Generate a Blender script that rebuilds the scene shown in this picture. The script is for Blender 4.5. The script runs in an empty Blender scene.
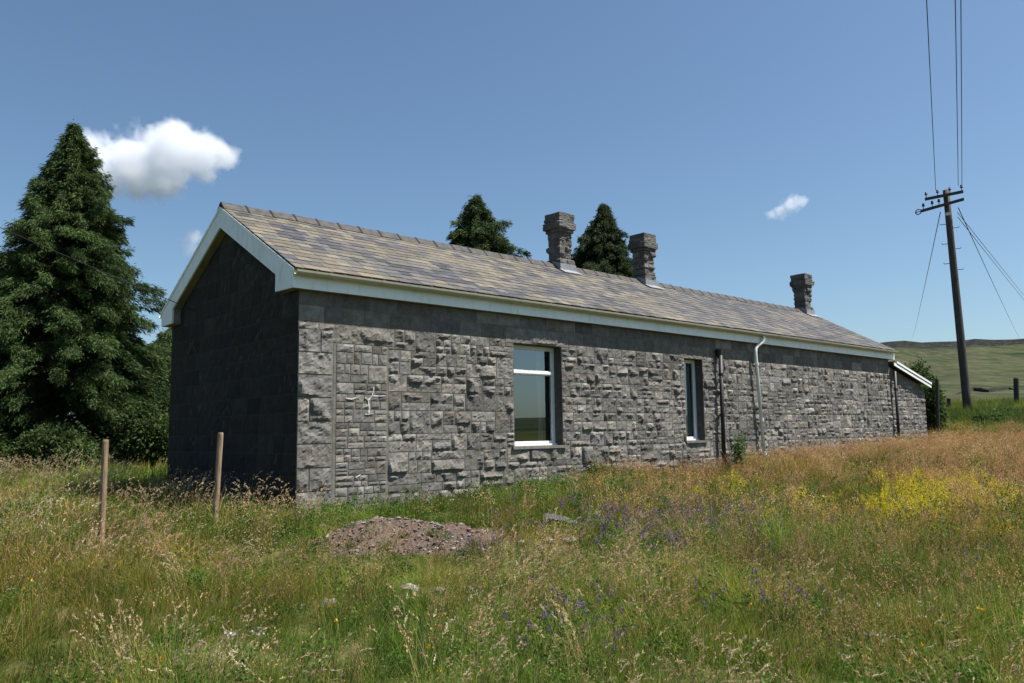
import bpy, math, random
import numpy as np
from mathutils import Matrix, Vector

sc = bpy.context.scene
COL = sc.collection
random.seed(7)
RNG = np.random.default_rng(11)

# ------------------------------------------------------------------ camera
def cam_axes(yaw, pitch, roll):
    f = Vector((math.cos(pitch)*math.cos(yaw), math.cos(pitch)*math.sin(yaw), math.sin(pitch)))
    r = Vector((math.sin(yaw), -math.cos(yaw), 0)); u = r.cross(f)
    return math.cos(roll)*r + math.sin(roll)*u, -math.sin(roll)*r + math.cos(roll)*u, f
CAM = Vector((-5.497, -10.712, 1.027))
r_, u_, f_ = cam_axes(math.radians(47.768), math.radians(6.448), math.radians(-0.743))
cd = bpy.data.cameras.new('camera'); cam = bpy.data.objects.new('camera', cd); COL.objects.link(cam)
M3 = Matrix((r_, u_, -f_)).transposed()
cam.matrix_world = Matrix.Translation(CAM) @ M3.to_4x4()
cd.sensor_width = 36; cd.lens = 799.775*36/1024; cd.clip_start = 0.05; cd.clip_end = 12000
sc.camera = cam

# ------------------------------------------------------------------ world, sun, exposure
SUN = Vector((1.0, -1.12, 2.70)).normalized()
EL = math.asin(SUN.z); AZ = math.atan2(SUN.x, SUN.y)
w = bpy.data.worlds.new('World'); sc.world = w; w.use_nodes = True
wn = w.node_tree
sky = wn.nodes.new('ShaderNodeTexSky'); sky.sky_type = 'NISHITA'; sky.sun_disc = False
sky.sun_elevation = EL; sky.sun_rotation = AZ; sky.altitude = 350
sky.air_density = 1.0; sky.dust_density = 1.5; sky.ozone_density = 1.0
bg = wn.nodes['Background']; bg.inputs[1].default_value = 0.066
tintn = wn.nodes.new('ShaderNodeMix'); tintn.data_type = 'RGBA'; tintn.blend_type = 'MULTIPLY'; tintn.inputs[0].default_value = 1
tintn.inputs[7].default_value = (.86, 1.0, 1.055, 1)
wn.links.new(sky.outputs[0], tintn.inputs[6]); wn.links.new(tintn.outputs[2], bg.inputs[0])
sd = bpy.data.lights.new('sun', 'SUN'); sun = bpy.data.objects.new('sun', sd); COL.objects.link(sun)
sd.energy = 5.0; sd.angle = math.radians(0.53); sd.color = (1.0, 0.955, 0.89)
sun.rotation_euler = SUN.to_track_quat('Z', 'Y').to_euler(); sun.location = (20, -20, 40)
vs = sc.view_settings; vs.view_transform = 'Standard'; vs.look = 'None'; vs.gamma = 1; vs.exposure = 0.92
vs.use_curve_mapping = False
sc.cycles.volume_bounces = 10; sc.cycles.transparent_max_bounces = 12

# ------------------------------------------------------------------ noise helpers
def _hash(ix, iy, seed):
    n = (ix.astype(np.int64)*374761393 + iy.astype(np.int64)*668265263 + seed*974634777) & 0x7fffffff
    n = ((n ^ (n >> 13))*1274126177) & 0x7fffffff
    return ((n ^ (n >> 16)) & 0xffff)/65535.0
def vnoise(x, y, seed=0):
    x = np.asarray(x, float); y = np.asarray(y, float)
    ix = np.floor(x); iy = np.floor(y); fx = x-ix; fy = y-iy
    fx = fx*fx*(3-2*fx); fy = fy*fy*(3-2*fy)
    a = _hash(ix, iy, seed); b = _hash(ix+1, iy, seed); c = _hash(ix, iy+1, seed); d = _hash(ix+1, iy+1, seed)
    return (a*(1-fx)+b*fx)*(1-fy)+(c*(1-fx)+d*fx)*fy
def fbm(x, y, seed=0, o=3):
    s = 0; a = .5; t = 0
    for k in range(o):
        s = s+a*vnoise(x*2**k, y*2**k, seed+k*17); t += a; a *= .5
    return s/t
def sstep(a, b, x):
    t = np.clip((np.asarray(x, float)-a)/(b-a), 0, 1); return t*t*(3-2*t)

# ------------------------------------------------------------------ materials
def mat(name, build):
    m = bpy.data.materials.new(name); m.use_nodes = True
    nt = m.node_tree; p = nt.nodes['Principled BSDF']
    build(nt, p); return m
def N(nt, t, **kw):
    n = nt.nodes.new(t)
    for k, v in kw.items():
        if k.startswith('i_'):
            key = k[2:]; n.inputs[int(key) if key.isdigit() else key].default_value = v
        else: setattr(n, k, v)
    return n
def ramp(nt, fac, stops):
    r = nt.nodes.new('ShaderNodeValToRGB'); e = r.color_ramp.elements
    while len(e) > 1: e.remove(e[-1])
    e[0].position = stops[0][0]; e[0].color = (*stops[0][1], 1)
    for p, c in stops[1:]:
        q = e.new(p); q.color = (*c, 1)
    nt.links.new(fac, r.inputs[0]); return r.outputs[0]
def mix(nt, fac, a, b, mode='MIX'):
    n = nt.nodes.new('ShaderNodeMix'); n.data_type = 'RGBA'; n.blend_type = mode
    for s, v in ((n.inputs[0], fac), (n.inputs[6], a), (n.inputs[7], b)):
        if isinstance(v, bpy.types.NodeSocket): nt.links.new(v, s)
        elif isinstance(v, (int, float)): s.default_value = v
        else: s.default_value = (*v, 1)
    return n.outputs[2]
def noise(nt, scale, detail=3, rough=.55, vec=None, out=0):
    n = N(nt, 'ShaderNodeTexNoise'); n.inputs['Scale'].default_value = scale
    n.inputs['Detail'].default_value = detail; n.inputs['Roughness'].default_value = rough
    nt.links.new(vec if vec else pos(nt), n.inputs['Vector']); return n.outputs[out]
def pos(nt):
    return N(nt, 'ShaderNodeTexCoord').outputs['Object']
def bump(nt, p, h, strength, dist):
    b = N(nt, 'ShaderNodeBump'); b.inputs['Strength'].default_value = strength; b.inputs['Distance'].default_value = dist
    nt.links.new(h, b.inputs['Height']); nt.links.new(b.outputs[0], p.inputs['Normal'])
def col_attr(nt):
    a = N(nt, 'ShaderNodeAttribute'); a.attribute_name = 'Col'; return a.outputs['Color']

def stone_mat(name, gain=1.0, tint=(1, 1, 1)):
    def b(nt, p):
        c = col_attr(nt)
        n1 = noise(nt, 5.5, 5, .65); n2 = noise(nt, 32, 3, .7)
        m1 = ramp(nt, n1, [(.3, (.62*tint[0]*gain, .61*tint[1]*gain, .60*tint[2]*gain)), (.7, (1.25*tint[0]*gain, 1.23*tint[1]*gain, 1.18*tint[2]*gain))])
        m2 = ramp(nt, n2, [(.3, (.84, .84, .84)), (.72, (1.14, 1.14, 1.13))])
        c = mix(nt, 1, c, m1, 'MULTIPLY'); c = mix(nt, 1, c, m2, 'MULTIPLY')
        # pale lichen blotches
        n3 = noise(nt, 9, 4, .7)
        f = ramp(nt, n3, [(.62, (0, 0, 0)), (.72, (1, 1, 1))])
        fm = N(nt, 'ShaderNodeMath', operation='MULTIPLY', i_1=.35); nt.links.new(f, fm.inputs[0])
        c = mix(nt, fm.outputs[0], c, (.3*gain, .3*gain, .27*gain))
        nt.links.new(c, p.inputs['Base Color']); p.inputs['Roughness'].default_value = .92
        p.inputs['Specular IOR Level'].default_value = .25
        bump(nt, p, noise(nt, 38, 4, .65), .45, .012)
    return mat(name, b)
def plain(name, colr, rough=.6, var=.2, scale=8, spec=.4, metal=0, bmp=0, stretch=None):
    def b(nt, p):
        v = pos(nt)
        if stretch:
            mp = N(nt, 'ShaderNodeMapping'); mp.inputs['Scale'].default_value = stretch
            nt.links.new(v, mp.inputs[0]); v = mp.outputs[0]
        n = noise(nt, scale, 4, .6, v)
        lo = tuple(x*(1-var) for x in colr); hi = tuple(min(1, x*(1+var)) for x in colr)
        nt.links.new(ramp(nt, n, [(.3, lo), (.7, hi)]), p.inputs['Base Color'])
        p.inputs['Roughness'].default_value = rough; p.inputs['Specular IOR Level'].default_value = spec
        p.inputs['Metallic'].default_value = metal
        if bmp: bump(nt, p, noise(nt, scale*4, 3, .6, v), bmp, .01)
    return mat(name, b)
def stained_paint(name, colr, stain=(.16, .17, .10), amount=.55):
    def b(nt, p):
        mp = N(nt, 'ShaderNodeMapping'); mp.inputs['Scale'].default_value = (1, 1, .35); nt.links.new(pos(nt), mp.inputs[0])
        n = noise(nt, 7, 6, .7, mp.outputs[0])
        f = ramp(nt, n, [(.52, (0, 0, 0)), (.72, (amount,)*3)])
        n2 = noise(nt, 1.6, 3, .5)
        c = ramp(nt, n2, [(.3, tuple(x*.9 for x in colr)), (.7, colr)])
        nt.links.new(mix(nt, f, c, stain), p.inputs['Base Color']); p.inputs['Roughness'].default_value = .45
    return mat(name, b)
def foliage_mat(name, gain=(1, 1, 1), transl=.3, inst=False, rnd=.25):
    m = bpy.data.materials.new(name); m.use_nodes = True; nt = m.node_tree
    p = nt.nodes['Principled BSDF']; out = nt.nodes['Material Output']
    c = mix(nt, 1, col_attr(nt), gain, 'MULTIPLY')
    if inst:
        a = N(nt, 'ShaderNodeAttribute'); a.attribute_name = 'tint'; a.attribute_type = 'INSTANCER'
        c = mix(nt, 1, c, a.outputs['Color'], 'MULTIPLY')
        oi = N(nt, 'ShaderNodeObjectInfo')
        v = ramp(nt, oi.outputs['Random'], [(0, (1-rnd,)*3), (1, (1+rnd,)*3)])
        c = mix(nt, 1, c, v, 'MULTIPLY')
    nt.links.new(c, p.inputs['Base Color']); p.inputs['Roughness'].default_value = .75
    p.inputs['Specular IOR Level'].default_value = .12
    t = N(nt, 'ShaderNodeBsdfTranslucent'); nt.links.new(c, t.inputs[0])
    mx = N(nt, 'ShaderNodeMixShader'); mx.inputs[0].default_value = transl
    nt.links.new(p.outputs[0], mx.inputs[1]); nt.links.new(t.outputs[0], mx.inputs[2]); nt.links.new(mx.outputs[0], out.inputs[0])
    return m

M = {}
M['stone'] = stone_mat('rough grey stone')
M['gable'] = stone_mat('very dark gable stone', .17, (1.0, .985, .96))  # same stone pattern scaled evenly much darker than the front wall
M['chim'] = stone_mat('chimney stone', .85)
M['white'] = stained_paint('white painted board', (.80, .83, .81), amount=.35)
M['fascia'] = stained_paint('white painted fascia', (.80, .85, .84), amount=.28)
M['gutter'] = stained_paint('cream gutter', (.42, .40, .31), amount=.5)
M['soffit'] = plain('weathered soffit', (.20, .18, .14), .8, .25, 4)
M['pvc'] = plain('white plastic frame', (.74, .76, .74), .35, .06, 3)
M['pipe_white'] = stained_paint('worn white pipe', (.74, .75, .72), (.14, .13, .12), .55)
M['pipe_black'] = plain('black cast iron', (.018, .017, .018), .55, .3, 6)
M['lead'] = plain('lead flashing', (.20, .21, .225), .6, .25, 9, .4)
M['dark'] = plain('unlit plaster', (.10, .095, .09), .9, .2, 3)
M['curtain'] = plain('brown curtain', (.26, .16, .14), .95, .25, 5)
M['net'] = plain('pale curtain lining', (.55, .6, .62), .95, .1, 5)
M['pole'] = plain('weathered dark pole wood', (.062, .053, .047), .85, .5, 6, .3, bmp=.6, stretch=(6, 6, .35))
M['postwood'] = plain('round fence post wood', (.25, .18, .115), .9, .4, 7, .2, bmp=.8, stretch=(5, 5, .5))
M['oldpost'] = plain('grey old post wood', (.045, .04, .036), .9, .4, 9, .2, bmp=.5, stretch=(5, 5, .5))
M['ceramic'] = plain('glazed brown insulator', (.06, .045, .04), .3, .2, 9)
M['wire'] = plain('black wire', (.012, .012, .014), .6, .2, 3)
M['plate'] = plain('white plate', (.6, .6, .58), .5, .1, 8)
M['bark'] = plain('dark bark', (.07, .052, .042), .95, .4, 7, .2, bmp=.8, stretch=(4, 4, .7))
M['slab'] = plain('grey broken slab', (.2, .2, .195), .9, .2, 12, .2, bmp=.7)
M['limestone'] = plain('pale limestone', (.24, .215, .17), .9, .3, 10, .2, bmp=.7)
M['whitemark'] = plain('white mortar smear', (.56, .56, .54), .9, .3, 14)
M['conifer'] = foliage_mat('conifer spray', (1, 1, 1), .22)
M['leaf'] = foliage_mat('broad leaf', (1, 1, 1), .35)
M['tuft'] = foliage_mat('meadow blades', (1, 1, 1), .42, True)
M['tuft_flower'] = foliage_mat('flower petals', (1, 1, 1), .3, True, .15)
def _slate(nt, p):
    c = col_attr(nt)
    m2 = ramp(nt, noise(nt, 24, 5, .7), [(.3, (.74, .74, .76)), (.72, (1.2, 1.2, 1.16))])
    nt.links.new(mix(nt, 1, c, m2, 'MULTIPLY'), p.inputs['Base Color']); p.inputs['Roughness'].default_value = .7
    p.inputs['Specular IOR Level'].default_value = .3
    bump(nt, p, noise(nt, 60, 4, .6), .35, .006)
M['slate'] = mat('mixed purple and buff slate', _slate)
def _ridge(nt, p):
    v = ramp(nt, noise(nt, 9, 4, .6), [(.3, (.045, .043, .042)), (.7, (.095, .09, .087))])
    nt.links.new(mix(nt, 1, v, col_attr(nt), 'MULTIPLY'), p.inputs['Base Color']); p.inputs['Roughness'].default_value = .85; p.inputs['Specular IOR Level'].default_value = .2
M['ridge'] = mat('grey ridge tile with dark joints', _ridge)
def _rub(nt, p):
    n = noise(nt, 30, 6, .75); n2 = noise(nt, 2.2, 3, .6)
    c = ramp(nt, n, [(.28, (.035, .026, .022)), (.5, (.118, .083, .064)), (.75, (.21, .168, .138))])
    nt.links.new(mix(nt, 1, c, ramp(nt, n2, [(.3, (.8, .75, .72)), (.7, (1.1, 1.05, 1))]), 'MULTIPLY'), p.inputs['Base Color'])
    p.inputs['Roughness'].default_value = .95; bump(nt, p, n, 1, .03)
M['rubble'] = mat('reddish crushed stone', _rub)
def _glass():
    m = bpy.data.materials.new('window glass'); m.use_nodes = True; nt = m.node_tree
    nt.nodes.remove(nt.nodes['Principled BSDF']); out = nt.nodes['Material Output']
    g = N(nt, 'ShaderNodeBsdfGlossy'); g.inputs['Roughness'].default_value = .0; g.inputs[0].default_value = (.80, .93, 1, 1)
    t = N(nt, 'ShaderNodeBsdfTransparent'); t.inputs[0].default_value = (.55, .6, .6, 1)
    fr = N(nt, 'ShaderNodeFresnel'); fr.inputs[0].default_value = 1.5
    ad = N(nt, 'ShaderNodeMath', operation='MULTIPLY_ADD', i_1=1.8, i_2=.13, use_clamp=True)
    nt.links.new(fr.outputs[0], ad.inputs[0])
    mx = N(nt, 'ShaderNodeMixShader'); nt.links.new(ad.outputs[0], mx.inputs[0])
    nt.links.new(t.outputs[0], mx.inputs[1]); nt.links.new(g.outputs[0], mx.inputs[2]); nt.links.new(mx.outputs[0], out.inputs[0])
    return m
M['glass'] = _glass()
def _ground(nt, p):
    g = N(nt, 'ShaderNodeNewGeometry').outputs['Position']
    sep = N(nt, 'ShaderNodeSeparateXYZ'); nt.links.new(g, sep.inputs[0])
    n1 = noise(nt, .8, 5, .6, g); n2 = noise(nt, 14, 4, .7, g)
    near = ramp(nt, n1, [(.3, (.055, .075, .022)), (.5, (.10, .10, .038)), (.68, (.13, .105, .055))])
    near = mix(nt, 1, near, ramp(nt, n2, [(.3, (.6, .6, .6)), (.7, (1.3, 1.25, 1.2))]), 'MULTIPLY')
    # far pasture: streaks along the slope
    m0 = N(nt, 'ShaderNodeMapping'); m0.inputs['Rotation'].default_value = (0, 0, math.radians(-31)); nt.links.new(g, m0.inputs[0])
    mp = N(nt, 'ShaderNodeMapping'); mp.inputs['Scale'].default_value = (.16, 1, 0); nt.links.new(m0.outputs[0], mp.inputs[0])
    n3 = noise(nt, .045, 7, .66, mp.outputs[0]); n4 = noise(nt, .10, 6, .75, g)
    far = ramp(nt, n3, [(.36, (.024, .033, .019)), (.44, (.042, .054, .030)), (.5, (.070, .074, .044)), (.54, (.040, .053, .029)), (.62, (.078, .070, .048)), (.7, (.045, .05, .03))])
    far = mix(nt, 1, far, ramp(nt, n4, [(.3, (.62, .66, .66)), (.7, (1.3, 1.25, 1.22))]), 'MULTIPLY')
    # heather and scree along the crest, broken by noise
    hz = N(nt, 'ShaderNodeMath', operation='MULTIPLY_ADD', i_1=26.0); nt.links.new(noise(nt, .03, 5, .65, g), hz.inputs[0]); nt.links.new(sep.outputs[2], hz.inputs[2])
    hf = ramp(nt, N_map(nt, hz.outputs[0], 51, 57), [(0, (0, 0, 0)), (1, (1, 1, 1))])
    n5 = noise(nt, .35, 5, .75, g)
    heath = ramp(nt, n5, [(.40, (.012, .014, .013)), (.56, (.028, .029, .027)), (.68, (.10, .10, .097))])
    far = mix(nt, hf, far, heath)
    ln = N(nt, 'ShaderNodeVectorMath', operation='LENGTH'); nt.links.new(g, ln.inputs[0])
    c = mix(nt, N_map(nt, ln.outputs['Value'], 36, 60), near, far)
    nt.links.new(c, p.inputs['Base Color']); p.inputs['Roughness'].default_value = 1; p.inputs['Specular IOR Level'].default_value = 0
    bump(nt, p, n2, .8, .05)
def N_map(nt, v, a, b):
    n = N(nt, 'ShaderNodeMapRange'); n.inputs[1].default_value = a; n.inputs[2].default_value = b
    nt.links.new(v, n.inputs[0]); return n.outputs[0]
M['ground'] = mat('rough pasture', _ground)

# ------------------------------------------------------------------ mesh builder
class MB:
    def __init__(s): s.v = []; s.f = []; s.c = []
    def add(s, vs, fs, col=(1, 1, 1)):
        b = len(s.v); s.v += [tuple(p) for p in vs]; s.f += [tuple(i+b for i in f) for f in fs]
        s.c += [tuple(col)]*len(vs) if np.ndim(col) == 1 else [tuple(c) for c in col]
    def box(s, lo, hi, col=(1, 1, 1)):
        x0, y0, z0 = lo; x1, y1, z1 = hi
        s.add([(x0,y0,z0),(x1,y0,z0),(x1,y1,z0),(x0,y1,z0),(x0,y0,z1),(x1,y0,z1),(x1,y1,z1),(x0,y1,z1)],
              [(0,3,2,1),(4,5,6,7),(0,1,5,4),(1,2,6,5),(2,3,7,6),(3,0,4,7)], col)
    def prism(s, poly, off, col=(1, 1, 1)):
        n = len(poly); a = [Vector(p) for p in poly]; o = Vector(off)
        s.add(a+[p+o for p in a], [tuple(range(n))[::-1], tuple(range(n, 2*n))]+[(i, (i+1) % n, n+(i+1) % n, n+i) for i in range(n)], col)
    def tube(s, pts, rad, n=8, col=(1, 1, 1), cap=True):
        pts = [Vector(p) for p in pts]; rs = [float(q) for q in (rad if hasattr(rad, '__len__') else [rad]*len(pts))]
        vs = []; fs = []; up = None
        for i, p in enumerate(pts):
            t = (pts[min(i+1, len(pts)-1)]-pts[max(i-1, 0)]).normalized()
            if up is None: up = Vector((0, 0, 1)) if abs(t.z) < .9 else Vector((1, 0, 0))
            a = t.cross(up).normalized(); b = a.cross(t).normalized(); up = b
            for k in range(n):
                an = 2*math.pi*k/n; vs.append(p+rs[i]*(math.cos(an)*a+math.sin(an)*b))
        for i in range(len(pts)-1):
            for k in range(n): fs.append((i*n+k, i*n+(k+1) % n, (i+1)*n+(k+1) % n, (i+1)*n+k))
        if cap: fs += [tuple(range(n))[::-1], tuple(range((len(pts)-1)*n, len(pts)*n))]
        s.add(vs, fs, col)
    def build(s, name, m, parent=None, smooth=False):
        return mesh_obj(name, np.array(s.v, float), s.f, np.array(s.c, float), m, parent, smooth)
def mesh_obj(name, v, f, c, m, parent=None, smooth=False, link=True):
    me = bpy.data.meshes.new(name)
    me.from_pydata([tuple(x) for x in v] if not isinstance(v, np.ndarray) else v.tolist(), [], f if isinstance(f, list) else f.tolist())
    if c is not None and len(c):
        a = me.attributes.new('Col', 'FLOAT_COLOR', 'POINT')
        a.data.foreach_set('color', np.concatenate([c, np.ones((len(c), 1))], 1).astype(np.float32).ravel())
    if smooth: me.polygons.foreach_set('use_smooth', np.ones(len(me.polygons), bool))
    me.materials.append(m); me.update()
    o = bpy.data.objects.new(name, me)
    if link: COL.objects.link(o)
    if parent:
        o.parent = parent; o.matrix_parent_inverse = root_inv(parent)
    return o
def root_inv(p):
    return Matrix.Translation(-Vector(p.location)) if p.parent is None else Matrix.Identity(4)
def tag(o, label, cat, group=None, kind=None):
    o['label'] = label; o['category'] = cat
    if group: o['group'] = group
    if kind: o['kind'] = kind
    return o
def thing(name, label, cat, loc=(0, 0, 0), group=None):
    o = bpy.data.objects.new(name, None); COL.objects.link(o); o.location = loc; o.empty_display_size = .2
    return tag(o, label, cat, group)

# ------------------------------------------------------------------ terrain
_TP = np.array([(-5.5,-10.7,-.58),(-1,-14,-.7),(-10,-8,-.6),(0,-.2,-.2),(0,5.2,-.05),(-3,-1,-.32),(-1.2,0,-.24),(-4,-5,-.5),(0,-5,-.45),
 (3,-4,-.35),(4,0,.0),(8,0,.05),(12,0,.12),(16,0,.22),(20,0,.33),(23,0,.42),(5,-8,-.5),(10,-5,-.2),(15,-5,.05),(20,-5,.25),(25,-4,.5),
 (26.5,-.5,.72),(30,1,1.3),(33,3,1.55),(35,0,1.75),(30,-6,.9),(40,-5,1.9),(38,6,1.9),(20,-14,.1),(30,-15,.8),(0,15,.1),(-8,15,0),(-6,6,-.15),
 (8,15,.3),(20,12,.6),(30,12,1.2),(-20,-5,-.6),(-15,10,-.2),(0,-25,-.9),(15,-25,-.5),(-20,-25,-1),(5,30,.5),(-15,30,.2),(40,20,1.8),(-30,0,-.6),(10,2.6,.1),
 (50,-10,2.2),(45,30,2),(-40,-30,-1),(40,-35,1)])
def _phi(r): return np.where(r > 1e-9, r*r*np.log(np.maximum(r, 1e-9)), 0)
_K = _phi(np.linalg.norm(_TP[:, None, :2]-_TP[None, :, :2], axis=2))+np.eye(len(_TP))*.5
_Q = np.concatenate([np.ones((len(_TP), 1)), _TP[:, :2]], 1)
_S = np.linalg.solve(np.block([[_K, _Q], [_Q.T, np.zeros((3, 3))]]), np.concatenate([_TP[:, 2], np.zeros(3)]))
def height(x, y):
    x = np.asarray(x, float); y = np.asarray(y, float); sh = x.shape; x = x.ravel(); y = y.ravel()
    near = _phi(np.hypot(x[:, None]-_TP[None, :, 0], y[:, None]-_TP[None, :, 1]))@_S[:-3]+_S[-3]+_S[-2]*x+_S[-1]*y
    dx = x+5.5; dy = y+10.7; D = np.maximum(np.hypot(dx, dy), 1); th = np.degrees(np.arctan2(dy, dx))
    E = .95+4.55*sstep(-25, 5, th)*(1-sstep(45, 80, th))-.045*np.clip(22-th, 0, 22)*sstep(-25, 5, th)
    E = E-.8*sstep(-40, -60, th)*0+.5*(fbm(th*.12, th*0+3, 5, 3)-.5)+.16*(vnoise(th*1.3, th*0, 9)-.5)+.09*(fbm(th*6, D*.02, 19, 2)-.5)
    s = np.interp(D, [0, 45, 70, 150, 330, 520, 560, 800, 3000], [.3, .30, .33, .48, .78, .985, 1.0, .8, .15])
    far = 1.0+D*np.tan(np.radians(E*s))+1.1*(fbm(x*.03, y*.03, 21, 3)-.5)*sstep(60, 150, D)
    t = sstep(38, 75, D)
    bumpy = .10*(fbm(x*.55, y*.55, 3, 3)-.5)*(1-sstep(60, 100, D))
    return (near*(1-t)+far*t+bumpy).reshape(sh)
def hgt(x, y): return float(height(np.array([x]), np.array([y]))[0])
rings = np.concatenate([[0], np.geomspace(.6, 3000, 190)]); nsec = 360
ang = np.linspace(0, 2*np.pi, nsec, endpoint=False)
gx = (-2+rings[:, None]*np.cos(ang)[None]).ravel(); gy = (-4+rings[:, None]*np.sin(ang)[None]).ravel()
gz = np.concatenate([height(gx[i:i+4000], gy[i:i+4000]) for i in range(0, len(gx), 4000)])
i0 = (np.arange(len(rings)-1)[:, None]*nsec+np.arange(nsec)[None]).ravel()
j0 = (np.arange(len(rings)-1)[:, None]*nsec+(np.arange(nsec)+1)[None] % nsec).ravel()
ground = mesh_obj('ground', np.stack([gx, gy, gz], 1), np.stack([i0, i0+nsec, j0+nsec, j0], 1)[nsec:], None, M['ground'], smooth=True)
ctr = mesh_obj('ground', np.stack([gx, gy, gz], 1)[nsec:2*nsec], [tuple(range(nsec))], None, M['ground'], ground)
ground['kind'] = 'structure'; ground['label'] = 'rough meadow ground rising to moorland hills'

# ------------------------------------------------------------------ masonry
def rock(mb, O, U, V, Nn, wd, ht, bulge, tone, res=.035, rough=.006, edge=1.6, rnd=random):
    nu = max(3, int(round(wd/res))); nv = max(3, int(round(ht/res)))
    u = np.linspace(0, wd, nu+1); v = np.linspace(0, ht, nv+1)
    ju = u[:, None]+np.zeros((1, nv+1)); jv = np.zeros((nu+1, 1))+v[None]
    jit = np.zeros_like(ju); jit[1:-1, 1:-1] = 1
    ju = ju+jit*RNG.uniform(-.3, .3, ju.shape)*wd/nu; jv = jv+jit*RNG.uniform(-.3, .3, ju.shape)*ht/nv
    e = np.minimum(np.minimum(ju, wd-ju), np.minimum(jv, ht-jv))
    d = .003+edge*np.minimum(np.minimum(ju, wd-ju)*1.1, np.minimum(jv*1.7, (ht-jv)*.85))
    d = np.minimum(d, bulge)
    if bulge > .015:
        for k in range(rnd.choice((2, 3, 3, 4))):
            cx = rnd.uniform(.1, .9)*wd; cy = rnd.uniform(.1, .9)*ht
            a = rnd.uniform(.5, 1.0)*bulge; sx = rnd.gauss(0, .30); sy = rnd.gauss(-.04, .34)
            d = np.minimum(d, np.maximum(a+(ju-cx)*sx+(jv-cy)*sy, .006))
    if bulge > .015: d = d-(.55*bulge*np.clip(e/.05, 0, 1))*(vnoise(ju*11+rnd.uniform(0, 99), jv*11+rnd.uniform(0, 99), 5)-.35)
    d = d+RNG.normal(0, rough, d.shape)*np.clip(e/.03, 0, 1)
    O = np.array(O, float); U = np.array(U, float); V = np.array(V, float); Nn = np.array(Nn, float)
    P = O+ju[..., None]*U+jv[..., None]*V+d[..., None]*Nn
    idx = np.arange((nu+1)*(nv+1)).reshape(nu+1, nv+1)
    fs = np.stack([idx[:-1, :-1], idx[1:, :-1], idx[1:, 1:], idx[:-1, 1:]], -1).reshape(-1, 4)
    per = np.concatenate([idx[:, 0], idx[-1, 1:], idx[-2::-1, -1], idx[0, -2:0:-1]])
    sk = P.reshape(-1, 3)[per]-.03*Nn
    n0 = len(P.reshape(-1, 3)); m = len(per)
    fs2 = [(int(per[(i+1) % m]), int(per[i]), n0+i, n0+(i+1) % m) for i in range(m)]
    mb.add(np.concatenate([P.reshape(-1, 3), sk]), [tuple(map(int, q)) for q in fs]+fs2, tone)

def tone_grey(base=.19, spread=.30, warm=.5):
    g = base*.82*math.exp(random.gauss(0, spread)); w = random.uniform(.0, .075)*warm*2
    return (g*(1.015+w*.8), g, g*(.98-w))

def partition(x0, x1, z0, z1, hb, big, wsplit, small=1.0):
    cells = []; z = z0
    while z < z1-.02:
        h = random.uniform(*hb)
        if z1-(z+h) < hb[0]*.75: h = z1-z
        x = x0
        while x < x1-.01:
            sml = small(x) if callable(small) else small
            k = random.random()
            if k < big*sml:
                wd = random.uniform(.24, .46)*(.75+.25*sml); rows = [(z, h)]; n = [1]
            elif k < big*sml+(1-big*sml)*.86:
                wd = random.uniform(*wsplit)*(.7+.3*sml); a = random.uniform(.36, .64)*h; rows = [(z, a), (z+a, h-a)]; n = [random.choice((1, 2, 2, 3)), random.choice((1, 2, 2, 3))]
            else:
                wd = random.uniform(*wsplit)*.8; a = h/3*random.uniform(.7, 1.2); b = h/3*random.uniform(.8, 1.1)
                rows = [(z, a), (z+a, b), (z+a+b, h-a-b)]; n = [random.choice((1, 2)) for _ in range(3)]
            if x1-(x+wd) < .2: wd = x1-x
            for (rz, rh), m in zip(rows, n):
                m = max(1, min(m, int(wd/.12)))
                cuts = [0]+sorted((i+random.uniform(-.22, .22))/m for i in range(1, m))+[1]
                for a, b in zip(cuts, cuts[1:]): cells.append((x+a*wd, x+b*wd, rz, rz+rh))
            x += wd
        z += h
    return cells
def subtract(cells, R):
    out = []
    for a, b, c, d in cells:
        if b <= R[0]+.001 or a >= R[1]-.001 or d <= R[2]+.001 or c >= R[3]-.001: out.append((a, b, c, d)); continue
        if a < R[0]: out.append((a, R[0], c, d)); a = R[0]
        if b > R[1]: out.append((R[1], b, c, d)); b = R[1]
        if c < R[2]: out.append((a, b, c, R[2]))
        if d > R[3]: out.append((a, b, R[3], d))
    return [q for q in out if q[1]-q[0] > .035 and q[3]-q[2] > .03]

# house dimensions (metres): X along the front, Y into the depth, Z up
L, W = 20.33, 5.21
EO, GO = .133, .163                 # eaves and gable overhangs
ZS, ZE, ZR = 3.15, 3.458, 4.955     # soffit, slate edge, ridge
YR = W/2; SL = (ZR-ZE)/(YR+EO)
def roofz(y): return ZE+SL*((y if y < YR else W-y)+EO)
WIN = [(4.26, 5.50, .765, 2.638), (9.46, 10.155, .78, 2.628)]
house = thing('stone_building', 'long low grey stone railway building with slate roof and white bargeboards', 'building', (L/2, W/2, 0))

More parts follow.
